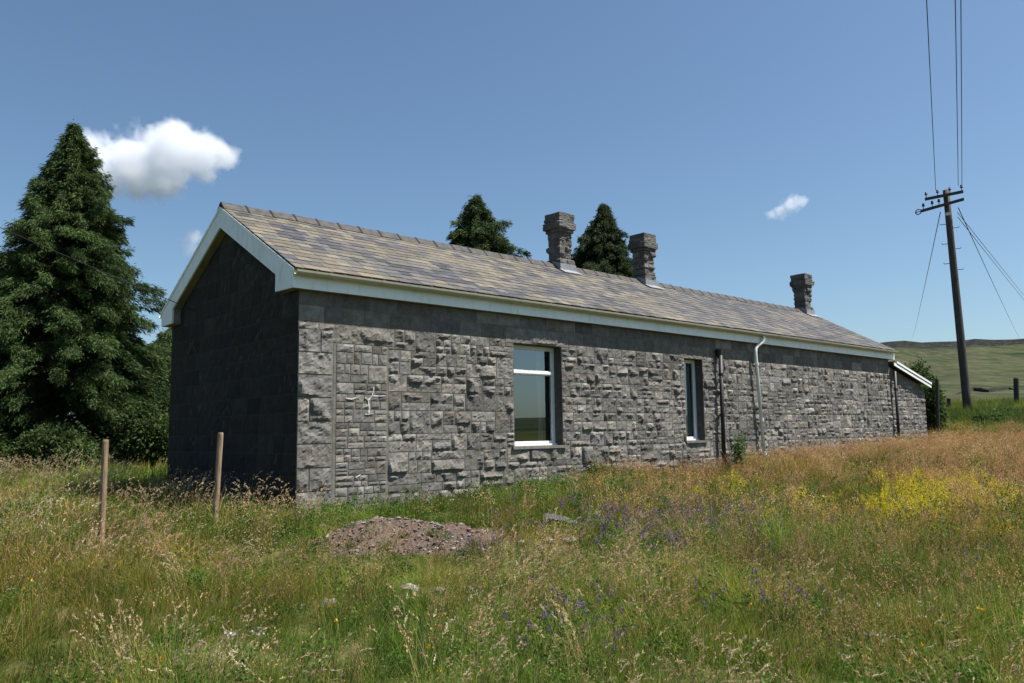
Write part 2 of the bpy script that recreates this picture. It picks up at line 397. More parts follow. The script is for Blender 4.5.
# --- front wall
mb = MB()
xs = sorted({0, L, *[a for q in WIN for a in q[:2]]}); mortar = (.145, .136, .12)
def wallquad(mb, a, b, c, d, y, col):
    mb.add([(a, y, c), (b, y, c), (b, y, d), (a, y, d)], [(0, 1, 2, 3)], col)
for a, b in zip(xs, xs[1:]):
    hit = [q for q in WIN if abs(q[0]-a) < 1e-6]
    if hit:
        wallquad(mb, a, b, -.6, hit[0][2], .002, mortar); wallquad(mb, a, b, hit[0][3], ZS+.05, .002, mortar)
    else: wallquad(mb, a, b, -.6, ZS+.05, .002, mortar)
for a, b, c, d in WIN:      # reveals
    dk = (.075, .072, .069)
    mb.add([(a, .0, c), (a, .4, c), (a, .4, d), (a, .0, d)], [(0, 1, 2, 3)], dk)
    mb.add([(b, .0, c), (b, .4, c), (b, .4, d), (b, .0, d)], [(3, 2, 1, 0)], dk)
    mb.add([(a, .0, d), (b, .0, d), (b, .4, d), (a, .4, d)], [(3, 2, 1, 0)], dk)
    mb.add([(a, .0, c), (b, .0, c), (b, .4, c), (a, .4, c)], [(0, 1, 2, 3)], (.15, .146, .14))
INF = (.60, 1.56, -.5, 2.40)
fx, fz, fn = (1, 0, 0), (0, 0, 1), (0, -1, 0)
def lay(cells, bl, base, spread, res=.035, gap=.009, y=.0, rough=.0042, warm=.5, flat=.55, edge=1.3):
    for a, b, c, d in cells:
        k = random.random(); bu = random.uniform(*bl) if k < flat else (bl[1]*random.uniform(1, 1.4) if k < flat+.12 else bl[0]*random.uniform(.35, .9))
        bu = min(bu, .34*min(b-a, d-c), .088)
        rock(mb, (a+gap, y, c+gap), fx, fz, fn, b-a-2*gap, d-c-2*gap, bu, tone_grey(base, spread, warm), res, rough, edge)
def pointing(a, b, c, d, col): mb.add([(a, -.0005, c), (b, -.0005, c), (b, -.0005, d), (a, -.0005, d)], [(0, 1, 2, 3)], col)
pointing(.585, 1.585, -.5, 2.40, (.155, .147, .130)); pointing(.001, .58, -.5, 2.40, (.15, .142, .13))
# quoin strip
cz = -.5; q = []
for h in (.36, .34, .34, .35, .33, .35, .34, .33, .34):
    k = random.random()
    if k < .4: q += [(0, .575, cz, cz+h)]
    elif k < .75: s = random.uniform(.16, .24) if random.random() < .5 else random.uniform(.36, .42); q += [(0, s, cz, cz+h), (s, .575, cz, cz+h)]
    else: q += [(0, .2, cz, cz+h), (.2, .41, cz, cz+h), (.41, .575, cz, cz+h)]
    cz += h
lay([(0, .33, cz, 2.68), (.33, .6, cz, 2.68)] if cz < 2.6 else [], (.03, .05), .19, .15)
lay(q, (.03, .065), .178, .16, gap=.010, y=-.008, flat=.8)
lay([(.0, .46, 2.40+.02, 2.68)] if cz < 2.45 else [], (.03, .05), .19, .1)
# infill of the blocked doorway: smaller flush stones
cells = partition(INF[0]+.03, INF[1]-.02, -.5, 2.40, (.17, .30), .30, (.22, .40), .5)
lay(cells, (.008, .020), .19, .26, .04, .009, -.004, .003, .6)
# lintel and main walling
lay([(.46, 1.68, 2.40, 2.68)], (.045, .06), .2, .05)
cells = partition(1.56, L, -.5, 2.70, (.28, .40), .34, (.40, .75), lambda x: 1.0 if x < 6 else max(.45, 1-(x-6)*.06))
for Wn in WIN:
    cells = subtract(cells, (Wn[0], Wn[1], Wn[2], Wn[3]))
    cells = subtract(cells, (Wn[0]-.18, Wn[1]+.2, Wn[2]-.27, Wn[2]))
    cells = subtract(cells, (Wn[0]-.2, Wn[1]+.2, Wn[3], Wn[3]+.28))
cells = subtract(cells, (.46, 1.68, 2.40, 2.70))
lay([c for c in cells if c[0] < 7], (.032, .072), .175, .22, flat=.80)
lay([c for c in cells if 7 <= c[0] < 11.5], (.030, .062), .178, .22, .036, flat=.82, edge=1.15)
lay([c for c in cells if c[0] >= 11.5], (.024, .050), .185, .24, .036, flat=.85, edge=1.0)
for Wn in WIN:
    a, b, c, d = Wn
    n = 3 if b-a > 1 else 2
    for i in range(n):
        x0 = a-.18+(b-a+.38)*i/n; x1 = a-.18+(b-a+.38)*(i+1)/n
        lay([(x0, x1, c-.27, c-.03)], (.03, .055), .2, .12)
    lay([(a-.2, b+.2, d, d+.28)], (.018, .03), .19, .05)
# upper dressed courses under the eaves
z = 2.70
for h in (.24, .23):
    x = 0
    while x < L-.05:
        wd = random.uniform(.3, .7)
        if L-(x+wd) < .25: wd = L-x
        cs = [(x, x+wd, z, z+h)]
        for Wn in WIN: cs = subtract(cs, (Wn[0]-.2, Wn[1]+.2, Wn[3]-.1, Wn[3]+.28))
        if 0: pass
        lay(cs, (.008, .018), .17, .18, .06, .005, 0, .003)
        x += wd
    z += h
lay([(0, .46, 2.5, 2.68)], (.02, .03), .19, .05) if cz < 2.5 else None
front = mb.build('front_wall', M['stone'], house)
# white mortar smears on the blocked doorway
def smear(pts, wd):
    sm = MB(); P = []
    for (x0, z0), (x1, z1) in zip(pts, pts[1:]): P += [(x0+(x1-x0)*i/5, z0+(z1-z0)*i/5) for i in range(5)]
    P.append(pts[-1]); vs = []
    for i, (x, z) in enumerate(P):
        xa, za = P[max(i-1, 0)]; xb, zb = P[min(i+1, len(P)-1)]; t = Vector((xb-xa, 0, zb-za)).normalized(); nn = Vector((-t.z, 0, t.x))*wd*random.uniform(.15, 1.1)
        c = Vector((x, -.0205, z)); vs += [c-nn, c+nn, c+nn+Vector((0, .008, 0)), c-nn+Vector((0, .008, 0))]
    n = len(P); fs = [(4*i+k, 4*i+(k+1) % 4, 4*i+4+(k+1) % 4, 4*i+4+k) for i in range(n-1) for k in range(4)]+[(3, 2, 1, 0), (4*n-4, 4*n-3, 4*n-2, 4*n-1)]
    sm.add(vs, fs); sm.build('mortar_smear', M['whitemark'], front)
smear([(1.20, 1.32), (1.205, 1.43), (1.19, 1.54), (1.26, 1.62), (1.285, 1.74)], .013)
smear([(1.19, 1.54), (1.13, 1.59)], .011); smear([(1.28, 1.615), (1.40, 1.612), (1.50, 1.62)], .011)
smear([(.80, 1.57), (.90, 1.555), (.97, 1.58)], .011); smear([(1.13, 1.325), (1.28, 1.335)], .007); smear([(.98, .37), (1.06, .41)], .010)
# --- gable walls, back wall
def gable(x, sgn, name, detail):
    global mb
    mb = MB(); dk = (.27, .265, .26)
    zt = lambda y: roofz(y)-.06
    pl = [(x, 0, -.6), (x, W, -.6), (x, W, zt(W)), (x, YR, zt(YR)), (x, 0, zt(0))]
    if sgn < 0: pl = pl[::-1]
    mb.add(pl, [tuple(range(5))], dk)
    xi = x-sgn*.45
    mb.add([(xi, p[1], p[2]) for p in pl][::-1], [tuple(range(5))], dk)
    z = -.5
    while z < 4.8:
        h = random.uniform(.27, .34) if detail else .3; y = 0.0
        while y < W-.01:
            wd = random.uniform(.35, .85)
            if W-(y+wd) < .3: wd = W-y
            a, b = y, y+wd
            if z+h < min(zt(a), zt(b)) and z+h < 4.75:
                t = tone_grey(.17, .16, .3); bu = random.uniform(.006, .02)
                if sgn < 0: rock(mb, (x+.002, b-.005, z+.005), (0, -1, 0), fz, (-1, 0, 0), wd-.01, h-.01, bu, t, .07, .003)
                else: rock(mb, (x-.002, a+.005, z+.005), (0, 1, 0), fz, (1, 0, 0), wd-.01, h-.01, bu, t, .1, .003)
            y += wd
        z += h
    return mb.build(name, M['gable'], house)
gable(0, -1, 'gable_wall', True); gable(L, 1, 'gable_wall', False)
mb = MB(); mb.box((.45, W-.4, -.6), (L-.45, W-.01, ZS+.05), (.15, .15, .15))
z = -.4
while z < 3.0:
    x = 0.0
    while x < L-.01:
        wd = random.uniform(.4, .8)
        if L-(x+wd) < .3: wd = L-x
        rock(mb, (x+wd-.006, W-.012, z+.006), (-1, 0, 0), fz, (0, 1, 0), wd-.012, .288, random.uniform(.01, .03), tone_grey(), .12, .003); x += wd
    z += .3
mb.build('back_wall', M['stone'], house)
inn = MB(); inn.box((.46, .42, -.3), (L-.46, W-.42, -.1)); inn.box((7.3, .42, -.1), (7.45, W-.42, 3.3)); inn.box((.46, .42, 3.0), (L-.46, W-.42, 3.06))
inn.box((2.4, .42, -.1), (2.55, W-.42, 3.0)); inn.box((11.6, .42, -.1), (11.75, W-.42, 3.0))
inn.build('interior', M['dark'], house)

# --- roof
slate = MB()
gauge = .205; slen = math.hypot(YR+EO+.06, (YR+EO+.06)*SL); cs, sn = math.cos(math.atan(SL)), math.sin(math.atan(SL))
X0, X1 = -GO-.004, L+.165
def slate_col(x, s):
    n = float(fbm(x*1.15+3.1, s*1.3, 41, 3)); n2 = float(vnoise(x*3.1, s*4.2, 77)); far = float(sstep(5, 15, x))
    k = n*.75+n2*.35+random.uniform(-.21, .21)-.08*far
    if k > .62: c = np.array((.136, .118, .088))
    elif k > .50: c = np.array((.100, .091, .079))
    elif k > .38: c = np.array((.088, .083, .081))
    else: c = np.array((.050, .050, .058))
    c = c*(1-.25*far)+np.array((.076, .074, .075))*.25*far
    return tuple(c*random.uniform(.74, 1.26))
for side in (0, 1):
    nrow = int(slen/gauge)+1
    for i in range(nrow):
        s0 = i*gauge; s1 = min(s0+gauge*1.9, slen); x = X0-(.118 if i % 2 else 0)-(.07 if i % 3 == 0 else 0)
        while x < X1:
            wd = .235; a = max(x, X0)+.003; b = min(x+wd, X1)-.003; x += wd
            if b-a < .03: continue
            dz = random.uniform(0, .006); l0 = s0+random.uniform(-.012, .012); lift0 = .020+dz; lift1 = .009
            def P(xx, s, l):
                y = -EO-.06+s*cs-l*sn; z = ZE-.06*SL+s*sn+l*cs
                return (xx, y, z) if side == 0 else (xx, W-y, z)
            vs = [P(a, l0, lift0), P(b, l0, lift0), P(b, s1, lift1), P(a, s1, lift1), P(a, l0, lift0-.009), P(b, l0, lift0-.009), P(b, s1, lift1-.006), P(a, s1, lift1-.006)]
            fs = [(0, 1, 2, 3), (4, 5, 1, 0), (5, 6, 2, 1), (7, 4, 0, 3), (7, 6, 5, 4)]
            if side: fs = [q[::-1] for q in fs]
            slate.add(vs, fs, slate_col(x, s0))
roof = slate.build('roof', M['slate'], house)
deck = MB()
pr = [(-EO-.03, ZE-.03), (YR, ZR-.01), (W+EO+.03, ZE-.03), (W+EO+.03, ZE-.055), (YR, ZR-.05), (-EO-.03, ZE-.055)]
deck.prism([(-GO+.005, y, z) for y, z in pr][::-1], (L+GO+.14, 0, 0)); deck.build('roof_deck', M['soffit'], roof)
rd = MB()
x = X0
while x < X1-.02:
    b = min(x+.455, X1); jl = random.uniform(-.006, .006)
    prf = [(-.17, -.17*SL-.0), (-.02, .055), (.02, .055), (.17, -.17*SL), (.15, -.17*SL-.01), (0, .03), (-.15, -.17*SL-.01)]
    rd.prism([(x+.004, YR+y, ZR+.03+z+jl) for y, z in prf], (b-x-.008, 0, 0))
    pj = [(y*1.03, z+.011 if abs(y) < .05 else z+.003) for y, z in prf]
    rd.prism([(b-.022, YR+y, ZR+.03+z+jl) for y, z in pj], (.034, 0, 0), (.28, .28, .28)); x = b
rd.build('ridge', M['ridge'], roof)

# --- bargeboards with boxed feet, fascia, gutter, soffits
def bargeboard(x, th):
    bb = MB(); g = .335
    yo = EO+.004
    for s in (0, 1):
        f = (lambda y: y) if s == 0 else (lambda y: W-y)
        pl = [(-yo, ZE-.02), (YR, ZR-.012), (YR, ZR-.012-g-.02), (.445, roofz(.445)-g-.01), (.445, ZS+.015), (-yo, ZS)]
        bb.prism([(x, f(y), z) for y, z in (pl if s == 0 else pl[::-1])], (th, 0, 0))
    o = bb.build('bargeboard', M['white'], house)
    # cover strip up the rake
    st = MB()
    for s in (0, 1):
        f = (lambda y: y) if s == 0 else (lambda y: W-y)
        pl = [(-yo-.02, ZE-.028), (YR, ZR+.0), (YR, ZR-.05), (-yo-.02, ZE-.075)]
        xx = x-.014 if th > 0 else x
        st.prism([(xx, f(y), z) for y, z in (pl if s == 0 else pl[::-1])], (.014, 0, 0))
    st.build('cover_strip', M['fascia'], o)
    return o
bargeboard(-GO, .03); bargeboard(L+.15, -.03)
so = MB()
for s in (0, 1):
    f = (lambda y: y) if s == 0 else (lambda y: W-y)
    for xa, xb in ((-GO+.03, -.003), (L+.003, L+.12)):
        pl = [(.445, roofz(.445)-.335), (YR, ZR-.36), (YR, ZR-.345), (.445, roofz(.445)-.32)]
        so.prism([(xa, f(y), z) for y, z in (pl if s == 0 else pl[::-1])], (xb-xa, 0, 0))
        so.box((xa, min(f(.43), f(.445)), ZS+.015), (xb, max(f(.43), f(.445)), roofz(.445)-.33)) 
        so.box((xa, min(f(-EO+.03), f(.428)), ZS+.004), (xb, max(f(-EO+.03), f(.428)), ZS+.018))
    so.box((.0, min(f(-EO+.028), f(-.003)), ZS+.002), (L, max(f(-EO+.028), f(-.003)), ZS+.02))
so.build('soffit', M['soffit'], house)
for s in (0, 1):
    f = (lambda y: y) if s == 0 else (lambda y: W-y)
    fb = MB(); fb.box((-GO+.031, min(f(-EO), f(-EO+.025)), ZS), (L+.119, max(f(-EO), f(-EO+.025)), ZE-.04)); 
    for xx in (4.05, 8.45, 12.9, 17.2): fb.box((xx, min(f(-EO-.003), f(-EO-.0005)), ZS+.002), (xx+.05, max(f(-EO-.003), f(-EO-.0005)), ZE-.06))
    fb.build('fascia', M['fascia'], house)
    gt = MB(); n = 8; yc, zc, R = -EO-.085, ZE-.062, .068
    pr = [(yc+R*math.cos(a), zc+R*math.sin(a)) for a in np.linspace(math.pi, 2*math.pi, n)]+[(yc+(R-.006)*math.cos(a), zc+(R-.006)*math.sin(a)) for a in np.linspace(2*math.pi, math.pi, n)]
    pr = [(y, z) for y, z in pr]
    vs = [(xx, f(y), z) for xx in (-GO-.01, L+.14) for y, z in pr]; k = len(pr)
    fs = [(i, (i+1) % k, k+(i+1) % k, k+i) for i in range(k)]
    fs += [(j, j+1, k-2-j, k-1-j) for j in range(n-1)]+[(k+j, k+j+1, 2*k-2-j, 2*k-1-j) for j in range(n-1)]
    gt.add(vs, fs); 
    bk = gt; xx = .35
    while xx < L:
        p2 = [(yc+(R+.005)*math.cos(a), zc+(R+.005)*math.sin(a)) for a in np.linspace(math.pi, 2*math.pi, n)]
        for (ya, za), (yb, zb_) in zip(p2, p2[1:]): bk.prism([(xx, f(ya), za), (xx, f(yb), zb_), (xx, f(yb), zb_+.004), (xx, f(ya), za+.004)], (.028, 0, 0))
        xx += .92
    gt.build('gutter', M['gutter'], house)

# --- windows
def window(a, b, c, d, transom, y0=.2):
    global mb
    fr = MB(); t = .075; y1 = y0+.06
    fr.box((a+.002, y0, c+.002), (a+t, y1, d-.002)); fr.box((b-t, y0, c+.002), (b-.002, y1, d-.002))
    fr.box((a+t, y0, d-t), (b-t, y1, d-.002)); fr.box((a+t, y0, c+.002), (b-t, y1, c+t+.01))
    fr.box((a+.002, y0-.045, c+.0025), (b-.002, y0-.001, c+.035))
    o = fr.build('window', M['pvc'], house)
    tr = MB(); yt = y0-.012
    if transom:
        tr.box((a+t, yt, transom-.045), (b-t, y1+.002, transom+.045)); tr.box((a+t, yt-.03, transom-.02), (b-t, yt-.001, transom+.03)); tr.build('transom', M['pvc'], o)
        # opening casement of the top light
        cm = MB(); z0 = transom+.045; z1 = d-t; q = .03
    gl = MB(); gl.add([(a+t, y0+.03, c+t), (b-t, y0+.03, c+t), (b-t, y0+.03, d-t), (a+t, y0+.03, d-t)], [(0, 1, 2, 3)])
    gl.build('pane', M['glass'], o)
    return o
def sill(o, a, b, c):
    sl = MB(); sl.box((a-.07, -.05, c-.05), (b+.07, .20, c-.001), (.17, .165, .155)); sl.build('sill', M['stone'], o)
w1 = window(*WIN[0], 2.13); w2 = window(*WIN[1], None)
for o_, q_ in ((w1, WIN[0]), (w2, WIN[1])): sill(o_, q_[0], q_[1], q_[2])
def curtain(parent, xa, xb, za, zb, y, m, k=9):
    cu = MB(); n = int((xb-xa)/.012)
    xs_ = np.linspace(xa, xb, n+1)
    vs = []; fs = []
    for i, x in enumerate(xs_):
        yy = y+.025*math.sin(i*.75)+.008*math.sin(i*1.9)
        for kk in range(k+1): vs.append((x+.02*math.sin(kk*.6)*(1 if i else 1), yy, za+(zb-za)*kk/k))
    for i in range(n):
        for kk in range(k): q = i*(k+1)+kk; fs.append((q, q+k+1, q+k+2, q+1))
    cu.add(vs, fs); cu.build('curtain', m, parent, True)
curtain(w1, 5.40, 5.66, .6, 2.62, .43, M['curtain']); curtain(w2, 9.5, 10.15, .7, 2.62, .33, M['net']); curtain(w1, 5.28, 5.42, .6, 2.62, .45, M['net'])

# --- rainwater pipes
def pipe(parent, name, pts, r, m, collars=(), head=None):
    p = MB(); p.tube(pts, r, 12)
    o = p.build(name, m, parent, True)
    for cp in collars:
        cl = MB(); cl.tube([(cp[0], cp[1], cp[2]-.035), (cp[0], cp[1], cp[2]+.035)], r*1.28, 12); cl.box((cp[0]-.09, cp[1]+.012, cp[2]-.015), (cp[0]+.09, cp[1]+.04, cp[2]+.015)); cl.build('bracket', m, o)
    if head:
        hh = MB(); x, y, z = head; hh.tube([(x, y, z-.10), (x, y, z-.04), (x, y, z+.08)], [r*1.05, r*1.7, r*1.8], 12); hh.build('hopper', m, o)
    return o
yw = -.115
pipe(house, 'downpipe', [(12.57, -.2, 3.40), (12.56, -.2, 3.26), (12.54, -.195, 3.19), (12.40, -.13, 3.09), (12.31, yw-.005, 3.02), (12.295, yw, 2.9), (12.52, yw, -.1)], .042, M['pipe_white'],
     [(12.32, yw, 2.62), (12.435, yw, 1.25), (12.49, yw, .42)])
pipe(house, 'downpipe', [(10.75, -.115, 2.8), (10.71, -.115, -.1)], .048, M['pipe_black'], [(10.742, -.115, 2.3), (10.73, -.115, 1.35)], (10.75, -.09, 2.82))
pipe(house, 'downpipe', [(20.49, -.115, 2.78), (20.47, -.115, -.1)], .045, M['pipe_black'], [(20.485, -.115, 2.2), (20.478, -.115, 1.1)])

# --- chimneys
def chimney(x, y, wx, ztop, nshaft, seed):
    global mb
    random.seed(seed); mb = MB()
    hw = wx/2; zb = roofz(YR)-.35
    # (height, half width, bulge) from bottom to top
    prof = [(.42, hw*.98, .02), (.24, hw*.98, .05), (.22, hw*.80, .05), (.20, hw*.82, .055), (.22, hw*.80, .05), (.20, hw*.86, .06), (.10, hw*1.02, .03), (.20, hw*1.22, .035), (.14, hw*1.08, .02), (.15, hw*1.07, .02)]
    tot = sum(p[0] for p in prof); kz = (ztop-zb)/tot; z = zb
    per = []
    for k in range(44):
        a = 2*math.pi*k/44+math.pi/4; ca, sa = math.cos(a), math.sin(a); q = 1/max(abs(ca), abs(sa)); per.append((ca*q, sa*q))
    for i, (h, a, bu) in enumerate(prof):
        h *= kz; nv = 7; vs = []
        pl = [(random.uniform(0, 6.28), random.uniform(.2, .8), random.gauss(0, .4), random.gauss(.1, .5)) for _ in range(7)]
        tn = [tone_grey(.15, .14) for _ in range(8)]; cl = []
        jo = random.uniform(.2, .8)
        for j in range(nv+1):
            v = j/nv; e = min(v, 1-v)*h
            for k, (px_, py_) in enumerate(per):
                an = math.atan2(py_, px_); d = min(bu, .004+e*1.7)
                for (pa, pv, sx, sy) in pl:
                    da = (an-pa+math.pi) % (2*math.pi)-math.pi
                    if abs(da) < 1.1: d = min(d, max(.8*bu+da*a*sx+(v-pv)*h*sy, .004))
                fc = int(((an+math.pi/4) % (2*math.pi))//(math.pi/2)) % 4
                u = (py_ if fc % 2 == 0 else px_)
                if i % 2 and abs(u-(jo*2-1)) < .07 and bu > .04: d *= .3
                d += random.gauss(0, .004)*min(1, e/.03)
                ln = math.hypot(px_, py_)
                vs.append((x+px_*(a+d*(1 if ln < 1.25 else .8)), y+py_*(a+d*(1 if ln < 1.25 else .8)), z+v*h)); cl.append(tn[fc*2+(1 if u > jo*2-1 else 0)])
        n = len(per)
        fs = [(j*n+k, j*n+(k+1) % n, (j+1)*n+(k+1) % n, (j+1)*n+k) for j in range(nv) for k in range(n)]
        fs += [tuple(range(n))[::-1], tuple(range(nv*n, nv*n+n))]
        mb.add(vs, fs, cl); z += h
    o = mb.build('chimney', M['chim'], roof)
    fl = MB(); a = hw*.98+.028
    yf = y-a
    fl.prism([(x-a, yf-.02, roofz(yf)+.03), (x+a, yf-.02, roofz(yf)+.03), (x+a, yf-.02, roofz(yf)+.19), (x-a, yf-.02, roofz(yf)+.19)], (0, .018, 0))
    fl.prism([(x-a-.05, yf-.20, roofz(yf-.20)+.045), (x+a+.05, yf-.20, roofz(yf-.2)+.045), (x+a+.05, yf-.02, roofz(yf-.02)+.045), (x-a-.05, yf-.02, roofz(yf-.02)+.045)], (0, 0, .012))
    for s in (-1, 1):
        xx = x+s*(a+.001)
        pl = [(xx, yf-.02, roofz(yf)+.03), (xx, YR, ZR+.02), (xx, YR, ZR+.14), (xx, yf-.02, roofz(yf)+.19)]
        fl.prism(pl if s < 0 else pl[::-1], (s*.012, 0, 0))
    fl.build('flashing', M['lead'], o)
    return o
CH = [(8.20, 6.27, 3, 5), (11.42, 6.27, 3, 8), (20.02, 6.24, 3, 12)]
for x, zt, n, sd_ in CH: chimney(x, YR, .465, zt, n, sd_)
random.seed(99)

# --- lean-to at the far end
mb = MB()
LX = 23.05
def ltz(x): return 2.93-(x-L)*(2.93-2.33)/(LX-L)
mb.add([(L+.002, .004, -.6), (LX, .004, -.6), (LX, .004, ltz(LX)), (L+.002, .004, ltz(L))], [(0, 1, 2, 3)], mortar)
mb.add([(LX-.002, .004, -.6), (LX-.002, W-.5, -.6), (LX-.002, W-.5, ltz(LX)), (LX-.002, .004, ltz(LX))], [(0, 1, 2, 3)], mortar)
mb.add([(L+.5, W-.5, -.6), (LX, W-.5, -.6), (LX, W-.5, ltz(LX)), (L+.5, W-.5, ltz(L))], [(3, 2, 1, 0)], mortar)
cells = partition(L+.01, LX, -.3, 2.95, (.24, .32), .3, (.45, .8), .6)
for c in cells:
    if c[3] < ltz(c[1])+.02: lay([c], (.024, .045), .19, .22, .04, flat=.85, edge=1.0)
for c in partition(.01, W-.52, -.3, 2.3, (.24, .32), .3, (.45, .8), .6):
    rock(mb, (LX-.004, c[0]+.006, c[2]+.006), (0, 1, 0), fz, (1, 0, 0), c[1]-c[0]-.012, c[3]-c[2]-.012, .025, tone_grey(), .1)
lt = mb.build('lean_to', M['stone'], house)
lr = MB(); lr.prism([(L+.152, -.16, ltz(L+.15)+.16), (LX+.12, -.16, ltz(LX+.12)+.16), (LX+.12, -.16, ltz(LX+.12)+.20), (L+.152, -.16, ltz(L+.15)+.20)], (0, W-.2, 0), (.12, .115, .115)); lr.build('lean_to_roof', M['slate'], lt)
lb = MB(); lb.prism([(L-.02, -.19, ltz(L-.02)+.02), (LX+.13, -.19, ltz(LX+.13)+.02), (LX+.13, -.19, ltz(LX+.13)+.115), (L-.02, -.19, ltz(L-.02)+.115)], (0, .03, 0))
lb.prism([(L+.155, -.21, ltz(L+.155)+.135), (LX+.14, -.21, ltz(LX+.14)+.135), (LX+.14, -.21, ltz(LX+.14)+.20), (L+.155, -.21, ltz(L+.155)+.20)], (0, .045, 0))
lb.build('bargeboard', M['pvc'], lt)

# ------------------------------------------------------------------ posts
def post(name, base, top, r, m, label, group=None, n=12):
    b = Vector(base); t = Vector(top); o_ = MB()
    pts = [b+(t-b)*k for k in (0, .3, .6, .93, .985, 1)]
    o_.tube([p-b for p in pts], [r*1.04, r, r*1.01, r*.98, r*.96, r*.80], n)
    o = o_.build(name, m); o.location = b
    return tag(o, label, 'post', group)
post('fence_post', (-2.79, -.87, hgt(-2.79, -.87)-.15), (-2.80, -.905, 1.0), .035, M['postwood'], 'round brown fence post in tall grass, further from the building', 'round wooden posts in the meadow')
post('fence_post', (-1.19, -.055, hgt(-1.19, -.055)-.15), (-1.155, -.10, 1.07), .038, M['postwood'], 'round brown fence post standing in front of the dark gable', 'round wooden posts in the meadow')
for b, t, r, lb_ in (((25.04, .4), (25.08, .3, 2.72), .06, 'thin dark leaning post beside the lean-to end'),
                     ((32.26, 2.49), (32.27, 2.46, 2.25), .09, 'short dark post stub left of the utility pole'),
                     ((34.94, .63), (34.96, .56, 3.12), .11, 'stout dark fence post on the bank right of the utility pole')):
    post('fence_post', (b[0], b[1], hgt(*b)-.2), t, r, M['oldpost'], lb_, 'dark posts beyond the building')

# ------------------------------------------------------------------ utility pole and wires
PB = Vector((30.6, 1.17, hgt(30.6, 1.17)-.3)); PT = Vector((30.54, 1.36, 11.02))
pole = thing('utility_pole', 'tall dark wooden utility pole with two crossarms beyond the building', 'utility pole', PB)
pm = MB(); pts = [PB+(PT-PB)*k for k in np.linspace(0, 1, 9).tolist()]
pm.tube(pts, list(np.linspace(.175, .125, 9)), 14); pm.build('shaft', M['pole'], pole, True)
A = [(Vector((30.27, 2.13, 10.70)), Vector((30.70, .75, 10.80)), 4), (Vector((30.22, 2.28, 10.21)), Vector((30.72, .75, 10.48)), 3)]
for p, q, n in A:
    off = Vector((-.17, -.06, 0))
    ar = MB(); d = (q-p).normalized(); up = Vector((0, 0, 1)); sd2 = d.cross(up).normalized()
    vs = [x+off+a*sd2*.05+b*up*.055 for x in (p, q) for a, b in ((-1, -1), (1, -1), (1, 1), (-1, 1))]
    ar.add(vs, [(0, 1, 2, 3), (7, 6, 5, 4), (0, 4, 5, 1), (1, 5, 6, 2), (2, 6, 7, 3), (3, 7, 4, 0)])
    a_o = ar.build('crossarm', M['pole'], pole)
    for k in ((.04, .34, .66, .96) if n == 4 else (.05, .26, .42)):
        ins = MB(); c = p+(q-p)*k+off
        ins.tube([c+up*.05, c+up*.16, c+up*.17, c+up*.22, c+up*.23, c+up*.28, c+up*.31], [.015, .015, .05, .06, .045, .05, .02], 10); ins.build('insulator', M['ceramic'], a_o, True)
# ring at the lower arm's left end
rg = MB(); c = A[1][0]+Vector((-.2, .06, -.02)); ax = (A[1][1]-A[1][0]).normalized()
rg.tube([c+.11*(math.cos(t)*ax+math.sin(t)*Vector((0, 0, 1))) for t in np.linspace(0, 2*math.pi, 17)], .022, 8); rg.tube([c-.11*ax, c+.11*ax], .02, 8)
rg.build('cable_ring', M['ceramic'], pole)
axl = Vector((.3, -.95, 0)).normalized()
for k, (z, s) in enumerate(((9.55, -1), (9.35, 1), (8.7, -1), (8.45, 1), (7.85, -1), (7.55, 1))):
    c = PB+(PT-PB)*((z-PB.z)/(PT.z-PB.z)); rn = MB()
    rn.tube([c+axl*s*.1, c+axl*s*.33, c+axl*s*.35+Vector((0, 0, .05))], .014, 8); rn.build('step_rung', M['pole'], pole)
c = PB+(PT-PB)*((9.95-PB.z)/(PT.z-PB.z)); pt_ = MB(); fr_ = Vector((-.95, -.3, 0)).normalized(); sd3 = Vector((.3, -.95, 0))
pt_.prism([c+fr_*.15-sd3*.10-Vector((0, 0, .06)), c+fr_*.15+sd3*.10-Vector((0, 0, .06)), c+fr_*.15+sd3*.10+Vector((0, 0, .06)), c+fr_*.15-sd3*.10+Vector((0, 0, .06))], fr_*.012); pt_.build('number_plate', M['plate'], pole)

def wire(p, q, sag, r, label, name='overhead_wire', group='wires strung from the utility pole', n=40):
    p = Vector(p); q = Vector(q); m = MB()
    m.tube([(p+(q-p)*t)-Vector((0, 0, 4*sag*t*(1-t)))-p for t in np.linspace(0, 1, n).tolist()], r, 6)
    o = m.build(name, M['wire'], None, True); o.location = p
    return tag(o, label, 'wire', group)
o1 = Vector((-.17, -.06, .3))
wire(Vector((30.35, 1.70, 10.72))+o1, (-22.1, -16.8, 11.4), .35, .011, 'single black wire running overhead from the left of the upper crossarm')
wire(Vector((30.62, .90, 10.78))+o1, (-22.2, -16.85, 11.3), .35, .011, 'overhead wire of the close pair, the one attached inboard on the upper crossarm')
wire(Vector((30.69, .78, 10.79))+o1, (-22.2, -16.92, 11.3), .35, .011, 'overhead wire of the close pair, attached at the tip of the upper crossarm')
def ray_pt(el, az, D): return (CAM.x+D*math.cos(math.radians(az)), CAM.y+D*math.sin(math.radians(az)), CAM.z+D*math.tan(math.radians(el)))
wire((30.42, 1.60, 10.1), ray_pt(5.55, 21.08, 330), .6, .018, 'thin wire dropping from the pole to the hill behind the lean-to')
wire((30.68, .98, 10.2), ray_pt(5.0, 15.1, 330), .6, .018, 'thin wire dropping steeply from the pole to the open hillside on the right')
wire((30.66, 1.02, 10.0), ray_pt(5.3, 13.2, 330), .6, .014, 'faint upper wire of the shallow pair leaving the pole towards the hillside')
wire((30.66, 1.02, 9.8), ray_pt(4.8, 13.1, 330), .6, .014, 'faint lower wire of the shallow pair leaving the pole towards the hillside')
